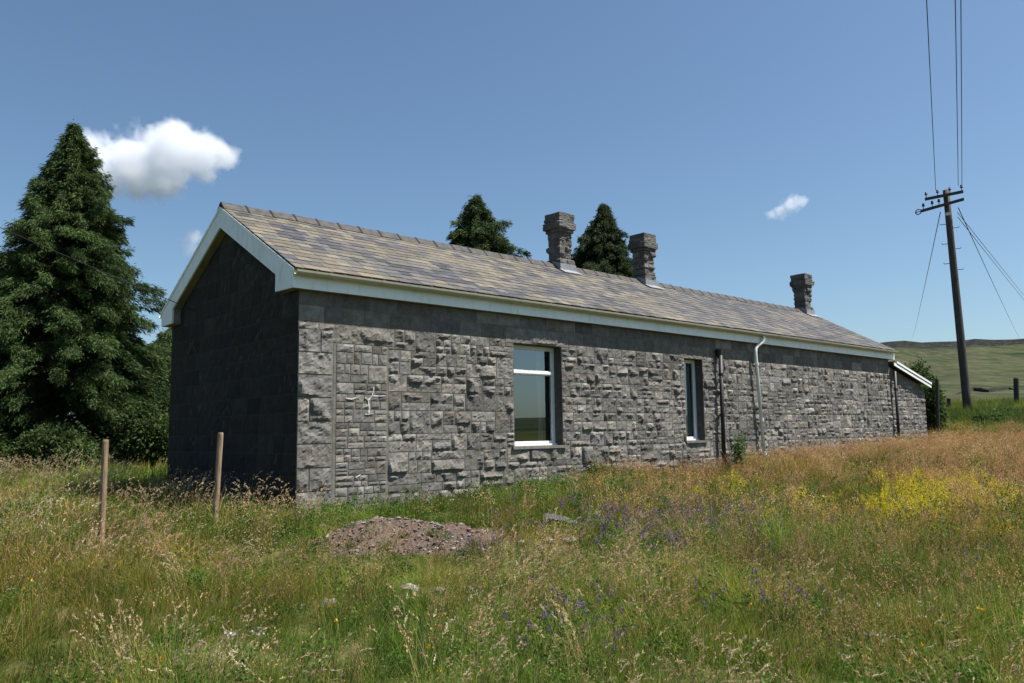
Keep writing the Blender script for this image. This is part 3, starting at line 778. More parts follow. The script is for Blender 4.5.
wire((-7.8, 12.4, 8.43), (-.02, 3.96, 3.31), .05, .008, 'black service cable slung past the tall conifer to the dark gable', 'service_cable', 'service cable to the gable', 20)

# ------------------------------------------------------------------ trees
def scatter_leaves(P, D, ln, wd, col, droop=.0):
    """diamond leaf faces: positions P, directions D, lengths, widths, colours"""
    n = len(P); D = D/np.linalg.norm(D, axis=1, keepdims=True)
    R = RNG.normal(size=(n, 3)); S = np.cross(D, R); S /= np.linalg.norm(S, axis=1, keepdims=True)+1e-9
    a = P; b = P+D*ln[:, None]*.5+S*wd[:, None]*.5; c = P+D*ln[:, None]; d = P+D*ln[:, None]*.5-S*wd[:, None]*.5
    c = c-np.array([0, 0, 1])*(droop*ln)[:, None] if np.ndim(droop) else c-np.array([0, 0, droop])*ln[:, None]
    V = np.stack([a, b, c, d], 1).reshape(-1, 3); F = np.arange(4*n).reshape(n, 4); C = np.repeat(col, 4, axis=0)
    return V, F, C
def conifer(base, h, rad, nb, name, label, group, hue=(.030, .052, .020), light=(.080, .125, .036), spray=.2, z0=.04, flop=.35, wob=.34, lean=(0, 0)):
    root = thing(name, label, 'tree', base, group)
    B = np.array(base)
    tr = MB(); tr.tube([B+np.array((lean[0]*t*t, lean[1]*t*t, h*.97*t-.3*(1-t))) for t in np.linspace(0, 1, 8)], list(np.linspace(h*.024, .015, 8)), 9)
    tr.build('trunk', M['bark'], root, True)
    Ps = []; Ds = []; Ls = []; Cs = []; lim = MB()
    for i in range(nb):
        t = z0+(1-z0)*((i+random.random())/nb)**.92; d = (1-t)*h
        az = i*2.399+random.uniform(-.5, .5)
        lump = .54+.9*float(vnoise(math.cos(az)*2.4+5+base[0], t*h*1.7+math.sin(az)*2.4, 13))
        ln = max(.07, rad(d)*lump*random.uniform(1-wob*1.2, 1+wob*.9))
        start = B+np.array((lean[0]*t*t, lean[1]*t*t, t*h))
        dirn = np.array((math.cos(az), math.sin(az), 0))
        rise = random.uniform(.05, .35)+.22*t; dr = flop*random.uniform(.7, 1.4)
        if ln > .8 and random.random() < .5:
            lim.tube([start+dirn*ln*s+np.array((0, 0, ln*(rise*s-dr*s*s*1.6))) for s in (0, .3, .6, .85)], [.03*ln/2+.008, .02*ln/2+.006, .012, .005], 5, cap=False)
        k = int(7+ln*52)
        s = RNG.uniform(.12, 1.12, k)**.6; latw = .30*ln*(1-s*.75)
        lat = RNG.normal(0, 1, k)*latw*.36
        p = start+dirn*(ln*s)[:, None]+np.array((-dirn[1], dirn[0], 0))*lat[:, None]
        p[:, 2] += ln*(rise*s-dr*s*s*1.6)-np.abs(lat)*.35+RNG.normal(0, .05, k)
        m = 6
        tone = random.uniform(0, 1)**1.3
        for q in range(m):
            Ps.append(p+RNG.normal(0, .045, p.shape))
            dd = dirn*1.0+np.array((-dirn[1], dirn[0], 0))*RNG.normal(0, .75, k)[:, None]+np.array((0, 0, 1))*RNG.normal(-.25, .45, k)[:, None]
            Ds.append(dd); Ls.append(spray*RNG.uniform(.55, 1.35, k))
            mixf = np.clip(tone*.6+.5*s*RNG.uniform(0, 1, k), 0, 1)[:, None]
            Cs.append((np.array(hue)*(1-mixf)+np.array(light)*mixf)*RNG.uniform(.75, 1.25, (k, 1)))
    P = np.concatenate(Ps); Dn = np.concatenate(Ds); Ln = np.concatenate(Ls); C = np.concatenate(Cs)
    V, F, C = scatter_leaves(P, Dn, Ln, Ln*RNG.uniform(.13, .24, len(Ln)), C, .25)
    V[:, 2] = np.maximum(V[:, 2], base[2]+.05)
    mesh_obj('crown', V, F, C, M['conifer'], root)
    if lim.v: lim.build('branch', M['bark'], root)
    return root
def bush(base, size, n, name, label, cat, group, hue, light, leaf=.09, stems=6, blobs=9):
    root = thing(name, label, cat, base, group); B = np.array(base); st = MB()
    C0 = []
    for i in range(blobs):
        a = random.uniform(0, 6.28); r = random.random()**.6
        C0.append(B+np.array((math.cos(a)*r*size[0]*.7, math.sin(a)*r*size[1]*.7, size[2]*random.uniform(.25, .82)*(1-.25*r))))
    for i in range(stems):
        c = C0[i % blobs]; st.tube([B+np.array((random.uniform(-.08, .08), random.uniform(-.08, .08), -.1)), (B+c)/2+np.array((0, 0, .15*size[2])), c], [.03*size[2]/2, .02*size[2]/2, .006], 6)
    st.build('stem', M['bark'], root)
    which = RNG.integers(0, blobs, n); Cc = np.array(C0)[which]
    br = np.array([random.uniform(.26, .5) for _ in range(blobs)])[which]
    u = RNG.normal(size=(n, 3)); u /= np.linalg.norm(u, axis=1, keepdims=True)
    rr = RNG.uniform(.15, 1, n)**.5*(1+.25*RNG.normal(size=n))
    P = Cc+u*(rr*br)[:, None]*np.array(size)[None]*np.array((.85, .85, .6))
    P[:, 2] = np.maximum(P[:, 2], B[2]+.03)
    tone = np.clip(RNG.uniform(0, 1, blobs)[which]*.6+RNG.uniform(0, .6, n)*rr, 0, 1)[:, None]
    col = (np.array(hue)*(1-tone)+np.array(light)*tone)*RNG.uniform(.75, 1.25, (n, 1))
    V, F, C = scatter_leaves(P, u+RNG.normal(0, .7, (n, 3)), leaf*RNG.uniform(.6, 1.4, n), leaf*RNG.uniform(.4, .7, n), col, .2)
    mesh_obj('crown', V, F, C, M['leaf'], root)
    return root
def gbase(x, y, dz=-.05): return (x, y, hgt(x, y)+dz)
conifer(gbase(.5, 15.7), 10.4, lambda d: min(.72*d**.62, .42*d+.02), 1000, 'conifer_tree', 'tall dense dark green conifer at the left of the stone building', 'dark conifers around the building', spray=.13, flop=.22, wob=.22)
conifer(gbase(-2.4, 18.5), 7.6, lambda d: min(.95*d**.6, .55*d+.1), 520, 'conifer_tree', 'shorter conifer tucked behind the left edge of the tallest conifer', 'dark conifers around the building', spray=.15)
conifer(gbase(4.8, 18.8), 4.7, lambda d: min(1.1*d**.55, .9*d+.1), 520, 'conifer_tree', 'low broad conifer filling the gap between tall conifer and gable', 'dark conifers around the building', spray=.14)
conifer(gbase(16.25, 15.4), 10.75, lambda d: min(.74*d**.62, .58*d+.08), 460, 'conifer_tree', 'loose topped conifer showing above the roof before the first chimney', 'dark conifers around the building', (.036, .062, .022), (.085, .12, .036), .15, .2, wob=.4)
conifer(gbase(23.2, 14.2), 11.1, lambda d: min(.74*d**.62, .48*d+.08), 720, 'conifer_tree', 'dense conical conifer rising between the two nearer chimneys', 'dark conifers around the building', (.026, .044, .02), (.058, .08, .03), .14, .3, .3, .25)
for x, y, s, lb_ in ((-2.6, 12.6, (1.5, 1.2, 1.7), 'tangled dark shrub under the left edge of the conifer'),
                     (.0, 12.4, (1.4, 1.2, 1.5), 'dark undergrowth shrub at the foot of the tallest conifer'),
                     (2.1, 12.9, (1.4, 1.3, 2.0), 'leafy shrub beside the gable below the conifers'),
                     (3.8, 14.3, (1.6, 1.4, 2.9), 'taller shrub closest to the far edge of the gable')):
    bush(gbase(x, y), s, 9000, 'shrub', lb_, 'shrub', 'shrubs under the conifers', (.022, .036, .014), (.07, .11, .03), .11, 10, 14)
bush(gbase(25.85, 1.25), (.85, .85, 3.0), 15000, 'sapling_tree', 'slim leafy sapling growing behind the lean-to', 'tree', None, (.03, .05, .016), (.07, .11, .032), .13, 9, 16)
for x, y, s, lb_ in ((28.3, -.4, (.8, .6, .62), 'low dark bramble bush left of the utility pole foot'), (29.9, -.3, (1.0, .7, .55), 'low dark bramble bush at the utility pole foot')):
    bush(gbase(x, y), s, 3500, 'bramble_bush', lb_, 'bush', 'bramble bushes near the pole', (.03, .05, .017), (.09, .15, .04), .12, 5, 11)
bush(gbase(11.1, -.3), (.30, .22, 1.2), 800, 'wall_plant', 'leafy weed growing up the wall beside the black downpipe', 'plant', 'weeds at the wall foot', (.07, .11, .045), (.13, .19, .07), .06, 8, 9)
bush(gbase(6.2, -.35), (.30, .22, .6), 600, 'wall_plant', 'small leafy weed below and right of the large window', 'plant', 'weeds at the wall foot', (.05, .09, .02), (.13, .20, .05), .06, 5, 6)

pb = MB(); prow = []
for i, az_ in enumerate(np.linspace(15.6, 18.9, 26).tolist()):
    D_ = 104+5*math.sin(i*.45)+(i-13)*-.5; a_ = math.radians(az_); x_, y_ = CAM.x+D_*math.cos(a_), CAM.y+D_*math.sin(a_); z_ = hgt(x_, y_); hh_ = (.30+.18*random.random())*min(1, i/4, (25-i)/4)
    ca_, sa_ = math.cos(a_), math.sin(a_)
    prow.append([(x_+d_*ca_, y_+d_*sa_, z_+q_) for d_, q_ in ((-1.2, -.3), (-.7, hh_*.7), (-.2, hh_), (.9, hh_*.9+.05), (2.4, -.1))])
for i in range(25):
    for j in range(4): pb.add([prow[i][j], prow[i+1][j], prow[i+1][j+1], prow[i][j+1]], [(0, 1, 2, 3)])
M['peat'] = plain('bare dark peat', (.035, .028, .022), .95, .5, .8, .1)
tag(pb.build('peat_bank', M['peat'], None, True), 'dark eroded peat bank across the green field beyond the utility pole', 'bank')

# ------------------------------------------------------------------ rubble mound, slab, loose stones
def mound_z(x, y):
    # long low heap running parallel to the picture, about 3 m by 1.3 m
    ux = ((x-.27)*.741-(y+2.15)*.671)/1.28; uy = ((x-.27)*.671+(y+2.15)*.741)/.85
    r = np.sqrt(ux*ux+uy*uy); return   .31*np.clip(1-r+.85*(fbm(x*1.6+4, y*1.6, 3)-.5), 0, 1)**.9*(.7+.6*fbm(x*2.1, y*2.1, 8))
n = 150; mx_ = np.linspace(-2.2, 2.8, n); my_ = np.linspace(-5, 0, n); MX, MY = np.meshgrid(mx_, my_, indexing='ij')
mz = mound_z(MX, MY); MZ = height(MX, MY)+mz-.03+.035*(fbm(MX*9, MY*9, 31, 3)-.5)*np.clip(mz*20, 0, 1)+.03*(RNG.random(mz.shape)-.5)*np.clip(mz*20, 0, 1)
ix = np.arange(n*n).reshape(n, n); keep = (mz[:-1, :-1] > .002)
fs = np.stack([ix[:-1, :-1], ix[1:, :-1], ix[1:, 1:], ix[:-1, 1:]], -1)[keep]
mo = mesh_obj('gravel_mound', np.stack([MX, MY, MZ], -1).reshape(-1, 3), fs, None, M['rubble'])
tag(mo, 'low mound of reddish crushed stone in front of the building', 'mound', kind='stuff')
def pebble(mb, c, r, col=(1, 1, 1), sq=.6):
    v = []; f = []
    for i, ph in enumerate(np.linspace(-1.2, 1.2, 4)):
        for k in range(6):
            a = k*math.pi/3+random.uniform(-.25, .25); q = r*random.uniform(.7, 1.15)
            v.append((c[0]+q*math.cos(ph)*math.cos(a), c[1]+q*math.cos(ph)*math.sin(a), c[2]+q*math.sin(ph)*sq))
    for i in range(3):
        for k in range(6): f.append((i*6+k, i*6+(k+1) % 6, i*6+6+(k+1) % 6, i*6+6+k))
    f += [tuple(range(6))[::-1], tuple(range(18, 24))]; mb.add(v, f, col)
def _chip(nt, p):
    nt.links.new(col_attr(nt), p.inputs['Base Color']); p.inputs['Roughness'].default_value = .95
M['chip'] = mat('stone chips', _chip)
ch = MB()
for i in range(2600):
    x = random.uniform(-1.8, 2.3); y = random.uniform(-4.6, -.6); q = float(mound_z(np.array(x), np.array(y)))
    if q < .02: continue
    g = random.uniform(.6, 1.4)
    pebble(ch, (x, y, hgt(x, y)+q-.02), random.choice((.012, .015, .015, .02, .025, .04)), (.14*g, .10*g, .08*g) if random.random() < .75 else (.2*g, .19*g, .18*g))
tag(ch.build('gravel_chips', M['chip']), 'reddish and grey stone chips strewn over the mound', 'gravel', kind='stuff')
sb = MB(); c0 = Vector((2.35, -2.95, hgt(2.35, -2.95)+.06))
sb.prism([c0+Vector(p) for p in ((-.16, .10, .09), (.02, -.09, .05), (.22, -.15, -.04), (.26, -.01, -.05), (.08, .15, .05))], (.015, .01, .06))
tag(sb.build('stone_slab', M['slab']), 'pale flat slab lying tilted beyond the right end of the mound', 'slab')
ls = []
for x, y, r, lb_ in ((1.55, -3.55, .10, 'white broken stone just below the pale slab'), (1.75, -3.75, .12, 'pale yellowish broken stone right of the white stone'), (1.30, -3.35, .07, 'small pale stone nearest the right end of the mound'),
                 (-1.05, -4.35, .11, 'pale limestone lump at the foot of the mound'), (-.85, -4.55, .08, 'smaller pale lump right of the limestone lump'), (-1.9, -4.36, .09, 'pale stone in the grass left of the mound foot'), (-2.1, -4.2, .06, 'tiny pale stone furthest left near the mound')):
    s = MB(); pebble(s, (0, 0, r*.35), r, sq=.5); o = s.build('loose_stone', M['limestone']); o.location = (x, y, hgt(x, y)-.01)
    tag(o, lb_, 'stone', 'loose stones around the mound')

# ------------------------------------------------------------------ meadow
LIB = bpy.data.collections.new('meadow_tufts')
def blades(n, R, h, wd, col, lean=.35, curve=.5, wind=(.1, 0), base=None, yellow=.3):
    a = RNG.uniform(0, 6.283, n); r = R*np.sqrt(RNG.random(n))
    b = np.stack([r*np.cos(a), r*np.sin(a), np.full(n, -.03)], 1) if base is None else base
    H = h*RNG.uniform(.45, 1.1, n); az = RNG.uniform(0, 6.283, n); le = np.abs(RNG.normal(0, lean, n))
    d = np.stack([np.cos(az)*le+wind[0], np.sin(az)*le+wind[1], np.ones(n)], 1); d /= np.linalg.norm(d, axis=1, keepdims=True)
    out = np.stack([d[:, 0], d[:, 1], np.zeros(n)], 1)*(curve*RNG.uniform(.3, 1.5, n))[:, None]
    sa = RNG.uniform(0, 6.283, n); s = np.stack([np.cos(sa), np.sin(sa), np.zeros(n)], 1)*(wd*RNG.uniform(.6, 1.3, n)/2)[:, None]
    def at(t): return b+(d*t+out*t*t-np.array([0, 0, .35])*np.linalg.norm(out, axis=1)[:, None]*t*t)*H[:, None]
    m = at(.55); e = at(1.0)
    V = np.stack([b-s, b+s, m+s*.8, m-s*.8, e], 1).reshape(-1, 3)
    o = np.arange(n)*5
    F = [tuple(q) for q in np.stack([o, o+1, o+2, o+3], 1)]+[tuple(q) for q in np.stack([o+3, o+2, o+4], 1)]
    c = np.array(col)*RNG.uniform(.7, 1.3, (n, 1))*np.stack([RNG.uniform(.85, 1.25, n), np.ones(n), RNG.uniform(.8, 1.2, n)], 1)
    C = np.repeat(c, 5, axis=0).reshape(n, 5, 3); C[:, 4] = C[:, 4]*(1-yellow)+np.array((.30, .27, .11))*yellow
    return V, F, C.reshape(-1, 3), e, d
def join(parts):
    V = []; F = []; C = []; b = 0
    for v, f, c in parts:
        V.append(v); C.append(c); F += [tuple(int(i)+b for i in q) for q in (f.tolist() if isinstance(f, np.ndarray) else f)]; b += len(v)
    return np.concatenate(V), F, np.concatenate(C)
def heads(tips, n, ln, spread, size, wdr, col, droop, var=.2):
    k = len(tips); T = np.repeat(tips, n, axis=0); s = RNG.random(k*n)
    wind = np.array([.25, -.15, 0])
    P = T+np.array([0, 0, -1])*(s*ln)[:, None]+RNG.normal(0, 1, (k*n, 3))*np.array([spread, spread, spread*.4])*(s**.6+.15)[:, None]
    D = np.array([0, 0, 1])+RNG.normal(0, .45, (k*n, 3))+wind*droop
    c = np.array(col)*RNG.uniform(1-var, 1+var, (k*n, 1))
    return scatter_leaves(P, D, size*RNG.uniform(.6, 1.3, k*n), size*wdr*RNG.uniform(.7, 1.3, k*n), c, droop*.3)
def plumes(tips, dirs, n, ln, spread, size, wdr, col, wind, var=.2):
    k = len(tips); A = dirs+np.array([wind[0]*1.3, wind[1]*1.3, 0])+RNG.normal(0, .22, (len(tips), 3)); A /= np.linalg.norm(A, axis=1, keepdims=True)
    T = np.repeat(tips, n, axis=0); A = np.repeat(A, n, axis=0); t = RNG.random(k*n)
    P = T+A*((t-.25)*ln)[:, None]-np.array([0, 0, 1])*(t*t*ln*.35)[:, None]+RNG.normal(0, spread, (k*n, 3))
    c = np.repeat(np.array(col)*RNG.uniform(1-var, 1+var, (k, 1)), n, axis=0)*RNG.uniform(.85, 1.15, (k*n, 1))
    return scatter_leaves(P, A+RNG.normal(0, .28, (k*n, 3)), size*RNG.uniform(.7, 1.3, k*n), size*wdr*RNG.uniform(.7, 1.3, k*n), c, .2)
def tuft(name, m, *parts):
    v, f, c = join(parts); o = mesh_obj(name, v, f, c, m, link=False); LIB.objects.link(o); return o
def group_of(name, objs):
    c = bpy.data.collections.new(name)
    for o in objs: LIB.objects.unlink(o); c.objects.link(o)
    return c
GREEN = (.084, .160, .016); OLIVE = (.145, .165, .028); TAN = (.40, .30, .16); PINK = (.50, .35, .225); RED = (.40, .22, .115)
T = M['tuft']; TF = M['tuft_flower']
def lod(w):
    g = [tuft('grass_tuft', T, blades(74, .17, h, .0056*w, cl, .62, 1.0, yellow=.12)[:3], blades(9, .15, h*1.25, .004*w, (.28, .24, .10), .35, .6)[:3])
         for h, cl in ((.24, GREEN), (.30, GREEN), (.34, (.112, .178, .020)), (.26, (.058, .132, .018)), (.36, OLIVE))]
    return group_of('green_grass_tufts', g)
def stalks(w, n, h, hn, hl, sp, hs, hw, hc, sc_, droop, wind, lean=.18):
    v, f, c, e, d = blades(n, .16, h, .0032*w, sc_, lean, .35, wind, yellow=.6)
    q = heads(e, hn, hl, sp, hs, hw, hc, droop)
    low = blades(26, .15, h*.42, .005*w, OLIVE, .4, .6)[:3]
    return ((v, f, c), q, low)
def plumed(w, n, h, hl, c):
    wd = (.20, -.16); v, f, cc, e, d = blades(n, .15, h, .0034*w, (.30, .27, .12), .16, .35, wd, yellow=.5)
    return ((v, f, cc), plumes(e, d, 12, hl, .0028*w**.5, .027, .24*w**.6, c, wd), blades(30, .15, h*.45, .0055*w, OLIVE, .4, .7)[:3])
def lod_tan(w): return group_of('seed_grass_tufts', [tuft('seed_grass_tuft', T, *plumed(w, n, h, hl, c))
      for n, h, hl, c in ((17, .62, .10, PINK), (13, .74, .12, PINK), (19, .55, .085, (.5, .39, .26)), (8, .68, .11, (.56, .48, .34)))])
def lod_red(w): return group_of('bent_grass_tufts', [tuft('bent_grass_tuft', T, *stalks(w, n, h, 16, hl, .030, .016*w**.6, .4, c, (.31, .22, .095), .3, (.1, -.05)))
      for n, h, hl, c in ((13, .48, .16, RED), (10, .56, .18, (.44, .25, .12)), (15, .42, .14, (.46, .29, .14)), (11, .52, .15, (.50, .34, .18)))])
G1, G2, G3 = lod(1), lod(1.7), lod(3)
S1, S2 = lod_tan(1), lod_tan(1.8); R1, R2 = lod_red(1), lod_red(1.9)
def flower(n, h, hn, hl, sp, hs, hc, lc):
    v, f, c, e, d = blades(n, .13, h, .004, (.08, .12, .03), .3, .3, (.05, 0), yellow=.0)
    q = heads(e, hn, hl, sp, hs, .7, hc, .1)
    lv = heads(e*np.array([1, 1, .75]), 9, h*.6, .05, .03, .4, lc, .0)
    return ((v, f, c), lv, q)
FV = group_of('vetch_tufts', [tuft('vetch_tuft', TF, *flower(n, h, 16, .06, .010, .018, c, (.06, .10, .03))) for n, h, c in ((8, .44, (.185, .12, .235)), (10, .38, (.23, .16, .27)), (7, .48, (.16, .105, .21)))])
FY = group_of('bedstraw_tufts', [tuft('bedstraw_tuft', TF, *flower(n, h, 34, .17, .028, .018, c, (.10, .14, .03))) for n, h, c in ((12, .50, (.60, .49, .02)), (10, .60, (.64, .53, .03)), (14, .44, (.52, .45, .03)))])
FB = group_of('buttercup_tufts', [tuft('buttercup_tuft', TF, *flower(2, h, 7, .012, .008, .020, c, (.07, .12, .03))) for h, c in ((.40, (.75, .52, .01)), (.32, (.75, .42, .01)))])
FW = group_of('white_flower_tufts', [tuft('white_flower_tuft', TF, *flower(3, .33, 10, .02, .018, .018, (.62, .60, .52), (.07, .12, .03)))])
def herb(n, h, c):
    P = RNG.normal(0, .085, (n, 3)); P[:, 2] = h*RNG.random(n)**.7*np.exp(-((P[:, 0]**2+P[:, 1]**2)/.03))+.02
    D = RNG.normal(0, .8, (n, 3))+np.array((0, 0, .5)); cc = np.array(c)*RNG.uniform(.7, 1.35, (n, 1))
    return scatter_leaves(P, D, .034*RNG.uniform(.6, 1.3, n), .018*RNG.uniform(.7, 1.3, n), cc, .2)
HB = group_of('herb_tufts', [tuft('herb_tuft', T, herb(n, h, c)) for n, h, c in ((110, .26, (.07, .14, .025)), (90, .34, (.09, .15, .03)), (120, .20, (.055, .115, .022)), (70, .30, (.12, .15, .035)))])
RU = group_of('rush_tufts', [tuft('rush_tuft', T, blades(60, .16, h, .012, (.085, .13, .035), .22, .25, (.05, 0), yellow=.15)[:3]) for h in (.45, .6, .38)])

def gn_scatter(name, label, pts, sclv, tint, coll, lean=.12):
    n = len(pts); me = bpy.data.meshes.new(name); me.vertices.add(n); me.vertices.foreach_set('co', pts.astype(np.float32).ravel())
    def at_(nm, ty, arr, key):
        a = me.attributes.new(nm, ty, 'POINT'); a.data.foreach_set(key, arr)
    rot = np.stack([RNG.normal(0, lean, n), RNG.normal(0, lean, n), RNG.uniform(-.9, .9, n)+np.where(RNG.random(n) < .35, RNG.uniform(0, 6.28, n), 0)], 1).astype(np.float32)
    at_('rot', 'FLOAT_VECTOR', rot.ravel(), 'vector'); at_('scl', 'FLOAT', sclv.astype(np.float32), 'value')
    at_('pick', 'INT', RNG.integers(0, len(coll.objects), n).astype(np.int32), 'value')
    at_('tint', 'FLOAT_COLOR', np.concatenate([tint, np.ones((n, 1))], 1).astype(np.float32).ravel(), 'color')
    o = bpy.data.objects.new(name, me); COL.objects.link(o)
    g = bpy.data.node_groups.new(name, 'GeometryNodeTree')
    g.interface.new_socket('Geometry', in_out='INPUT', socket_type='NodeSocketGeometry'); g.interface.new_socket('Geometry', in_out='OUTPUT', socket_type='NodeSocketGeometry')
    gi = g.nodes.new('NodeGroupInput'); go = g.nodes.new('NodeGroupOutput'); ip = g.nodes.new('GeometryNodeInstanceOnPoints')
    ci = g.nodes.new('GeometryNodeCollectionInfo'); ci.inputs['Collection'].default_value = coll
    ci.inputs['Separate Children'].default_value = True; ci.inputs['Reset Children'].default_value = True
    def na(nm, ty):
        a = g.nodes.new('GeometryNodeInputNamedAttribute'); a.data_type = ty; a.inputs['Name'].default_value = nm; return a.outputs['Attribute']
    mp = g.nodes.new('GeometryNodeMeshToPoints'); lk = g.links.new
    lk(gi.outputs[0], mp.inputs['Mesh']); lk(mp.outputs[0], ip.inputs['Points']); lk(ci.outputs[0], ip.inputs['Instance'])
    ip.inputs['Pick Instance'].default_value = True; lk(na('pick', 'INT'), ip.inputs['Instance Index'])
    er = g.nodes.new('FunctionNodeEulerToRotation'); lk(na('rot', 'FLOAT_VECTOR'), er.inputs[0]); lk(er.outputs[0], ip.inputs['Rotation'])
    lk(na('scl', 'FLOAT'), ip.inputs['Scale']); lk(ip.outputs[0], go.inputs[0])
    md = o.modifiers.new('scatter', 'NODES'); md.node_group = g
    o['kind'] = 'stuff'; o['label'] = label; o['category'] = name.split('_')[-1]
    return o

def sample(n, d0, d1, th0=8, th1=90):
    D = np.sqrt(RNG.uniform(d0*d0, d1*d1, n)); th = np.radians(RNG.uniform(th0, th1, n))
    return CAM.x+D*np.cos(th), CAM.y+D*np.sin(th), D
def clear(x, y, m=.05):
    inside = (x > -m) & (x < LX+m) & (y > -m) & (y < W+m)
    slab = np.hypot(x-2.4, y+2.98) < .42
    pale = (np.hypot(x-1.6, y+3.6) < .30) | (np.hypot(x+1.0, y+4.42) < .28) | (np.hypot(x+1.95, y+4.3) < .2)
    track = (np.hypot((x+3.2)/1.6, (y-5.2)/.8) < 1)
    return ~(inside | slab | pale | track)
def zones(x, y, D):
    """how tall, how green and how seeded the meadow is at a place"""
    low = np.exp(-(((x-.1)*.741-(y+2.9)*.671)/2.6)**2-(((x-.1)*.671+(y+2.9)*.741)/1.7)**2)     # trampled ground round the mound
    strip = sstep(-2.2, -.8, y)*(1-sstep(4.5, 7, x))*sstep(-.3, .4, x)*(y < 0)                 # short green strip under the wall
    right = sstep(2, 9, x)*(y < .5)
    n1 = fbm(x*.35, y*.35, 5, 3); n2 = fbm(x*.8+7, y*.8, 15, 3)
    near = 1-sstep(5.5, 9.5, D)
    return low, strip, right, n1, n2, near
def plant(name, label, n, d0, d1, coll, prob, scl, tintf, lean=.12, th=(8, 90)):
    x, y, D = sample(n, d0, d1, *th); z = zones(x, y, D); p = prob(x, y, D, *z)
    mz = mound_z(x, y); p = p*np.where(mz > .16, .05, np.where(mz > .04, .45, 1))
    k = (RNG.random(n) < p) & clear(x, y); x, y, D = x[k], y[k], D[k]; z = tuple(q[k] for q in z)
    zz = np.concatenate([height(x[i:i+4000], y[i:i+4000]) for i in range(0, max(len(x), 1), 4000)])
    pts = np.stack([x, y, zz+mz[k]*.9], 1)
    return gn_scatter(name, label, pts, scl(x, y, D, *z)*RNG.uniform(.75, 1.25, len(x)), tintf(x, y, D, *z), coll, lean)
def tcol(a, b, t): t = np.clip(t, 0, 1)[:, None]; return np.array(a)*(1-t)+np.array(b)*t
g_p = lambda x, y, D, low, st, ri, n1, n2, ne: 1-.25*low
g_s = lambda x, y, D, low, st, ri, n1, n2, ne: (.70+.55*n2)*(1-.12*ne)*(1-.55*low)*(1-.15*st)
g_t = lambda x, y, D, low, st, ri, n1, n2, ne: tcol((1.38, 1.03, 1.05), (.84, 1.0, .85), np.clip((n1-.34)*3.4, 0, 1)*.7+.35*ne+.5*st-.35*ri*sstep(10, 16, D)+.15)*(.62+.80*np.clip((n2-.25)*2, 0, 1))[:, None]*(1+np.array((1.0, .45, .9))*(np.exp(-((x+.85)**2+(y+4.0)**2)/.55)+.7*np.exp(-((x-1.5)**2+(y+3.5)**2)/.3))[:, None])
lb0 = 'green and olive meadow grass around the stone building'
plant('meadow_grass', lb0+', near the camera', 4300, 1.6, 9.5, G1, g_p, g_s, g_t, th=(-25, 120))
plant('meadow_grass', lb0+', in the middle distance', 6200, 9.5, 18, G2, g_p, g_s, g_t, th=(-10, 100))
plant('meadow_grass', lb0+', far off', 10500, 18, 52, G3, g_p, lambda *a: g_s(*a)*1.15, g_t, th=(0, 98))
def s_p(x, y, D, low, st, ri, n1, n2, ne):
    left = 1-sstep(-1.5, 1.5, x); gab = np.exp(-((y-1.5)/2.5)**2)*(x < 0)
    return np.clip(sstep(.42, .62, n2)*(.25+.6*left)+.7*gab, 0, 1)*(1-.85*low)*(1-.8*st)*(1-.15*ne)
s_s = lambda x, y, D, low, st, ri, n1, n2, ne: .72+.3*n1-.15*ne
s_t = lambda x, y, D, low, st, ri, n1, n2, ne: tcol((1.05, 1, .95), (.9, .95, .85), n1)
plant('seed_grass', 'tan seeding grass stems in the near meadow', 1500, 4.2, 10, S1, s_p, s_s, s_t)
plant('seed_grass', 'tan seeding grass stems before the gable and beyond', 4200, 10, 30, S2, s_p, s_s, s_t)
def r_p(x, y, D, low, st, ri, n1, n2, ne):
    return np.clip(.16+sstep(.47, .64, n1)*.3+.56*ri*sstep(11, 17, D)*sstep(.30, .52, n1*.5+n2*.5)+.2*ri*sstep(.45, .6, n2), 0, 1)*(1-.8*low)*(1-.9*st)*(1-.2*ne)
r_s = lambda x, y, D, low, st, ri, n1, n2, ne: .88+.35*n2-.2*ne
r_t = lambda x, y, D, low, st, ri, n1, n2, ne: tcol((.9, .9, .9), (1.15, 1.1, 1.05), n2*1.4-.2)
plant('bent_grass', 'reddish brown bent grass in the near meadow', 1500, 4.2, 11, R1, r_p, r_s, r_t)
plant('bent_grass', 'reddish brown bent grass along the front of the building', 7500, 11, 34, R2, r_p, r_s, r_t, .1, (8, 70))
plant('meadow_herbs', 'low leafy herbs and clover growing through the meadow grass', 3600, 3.6, 16, HB, lambda x, y, D, low, st, ri, n1, n2, ne: np.clip(.15+sstep(.40, .62, n2)*.85, 0, 1), lambda x, y, D, *a: .85+.35*sstep(8, 14, D), lambda x, y, D, low, st, ri, n1, n2, ne: tcol((.85, .95, .85), (1.25, 1.15, 1.1), n1*1.6-.3), .2)
one = lambda x, *a: np.ones((len(x), 3))
def spots(pts):
    def f(x, y, D, *a):
        p = 0
        for cx, cy, rx, m in pts: p = np.maximum(p, m*np.exp(-((x-cx)**2+(y-cy)**2)/rx**2))
        return p
    return f
plant('vetch_flowers', 'purple vetch flowering in the grass right of the mound', 8500, 4.2, 15, FV, spots(((3.3, -2.9, .9, .28), (3.6, -4.2, 1.0, .28), (2.2, -4.0, .9, .28), (4.4, -4.0, .8, .16), (.5, -3.5, .4, .2), (.15, -7.0, .4, .16), (-1.3, -6.6, .3, .14), (1.6, -5.2, 1.5, .035))), lambda x, *a: np.full(len(x), .85), one, .15)
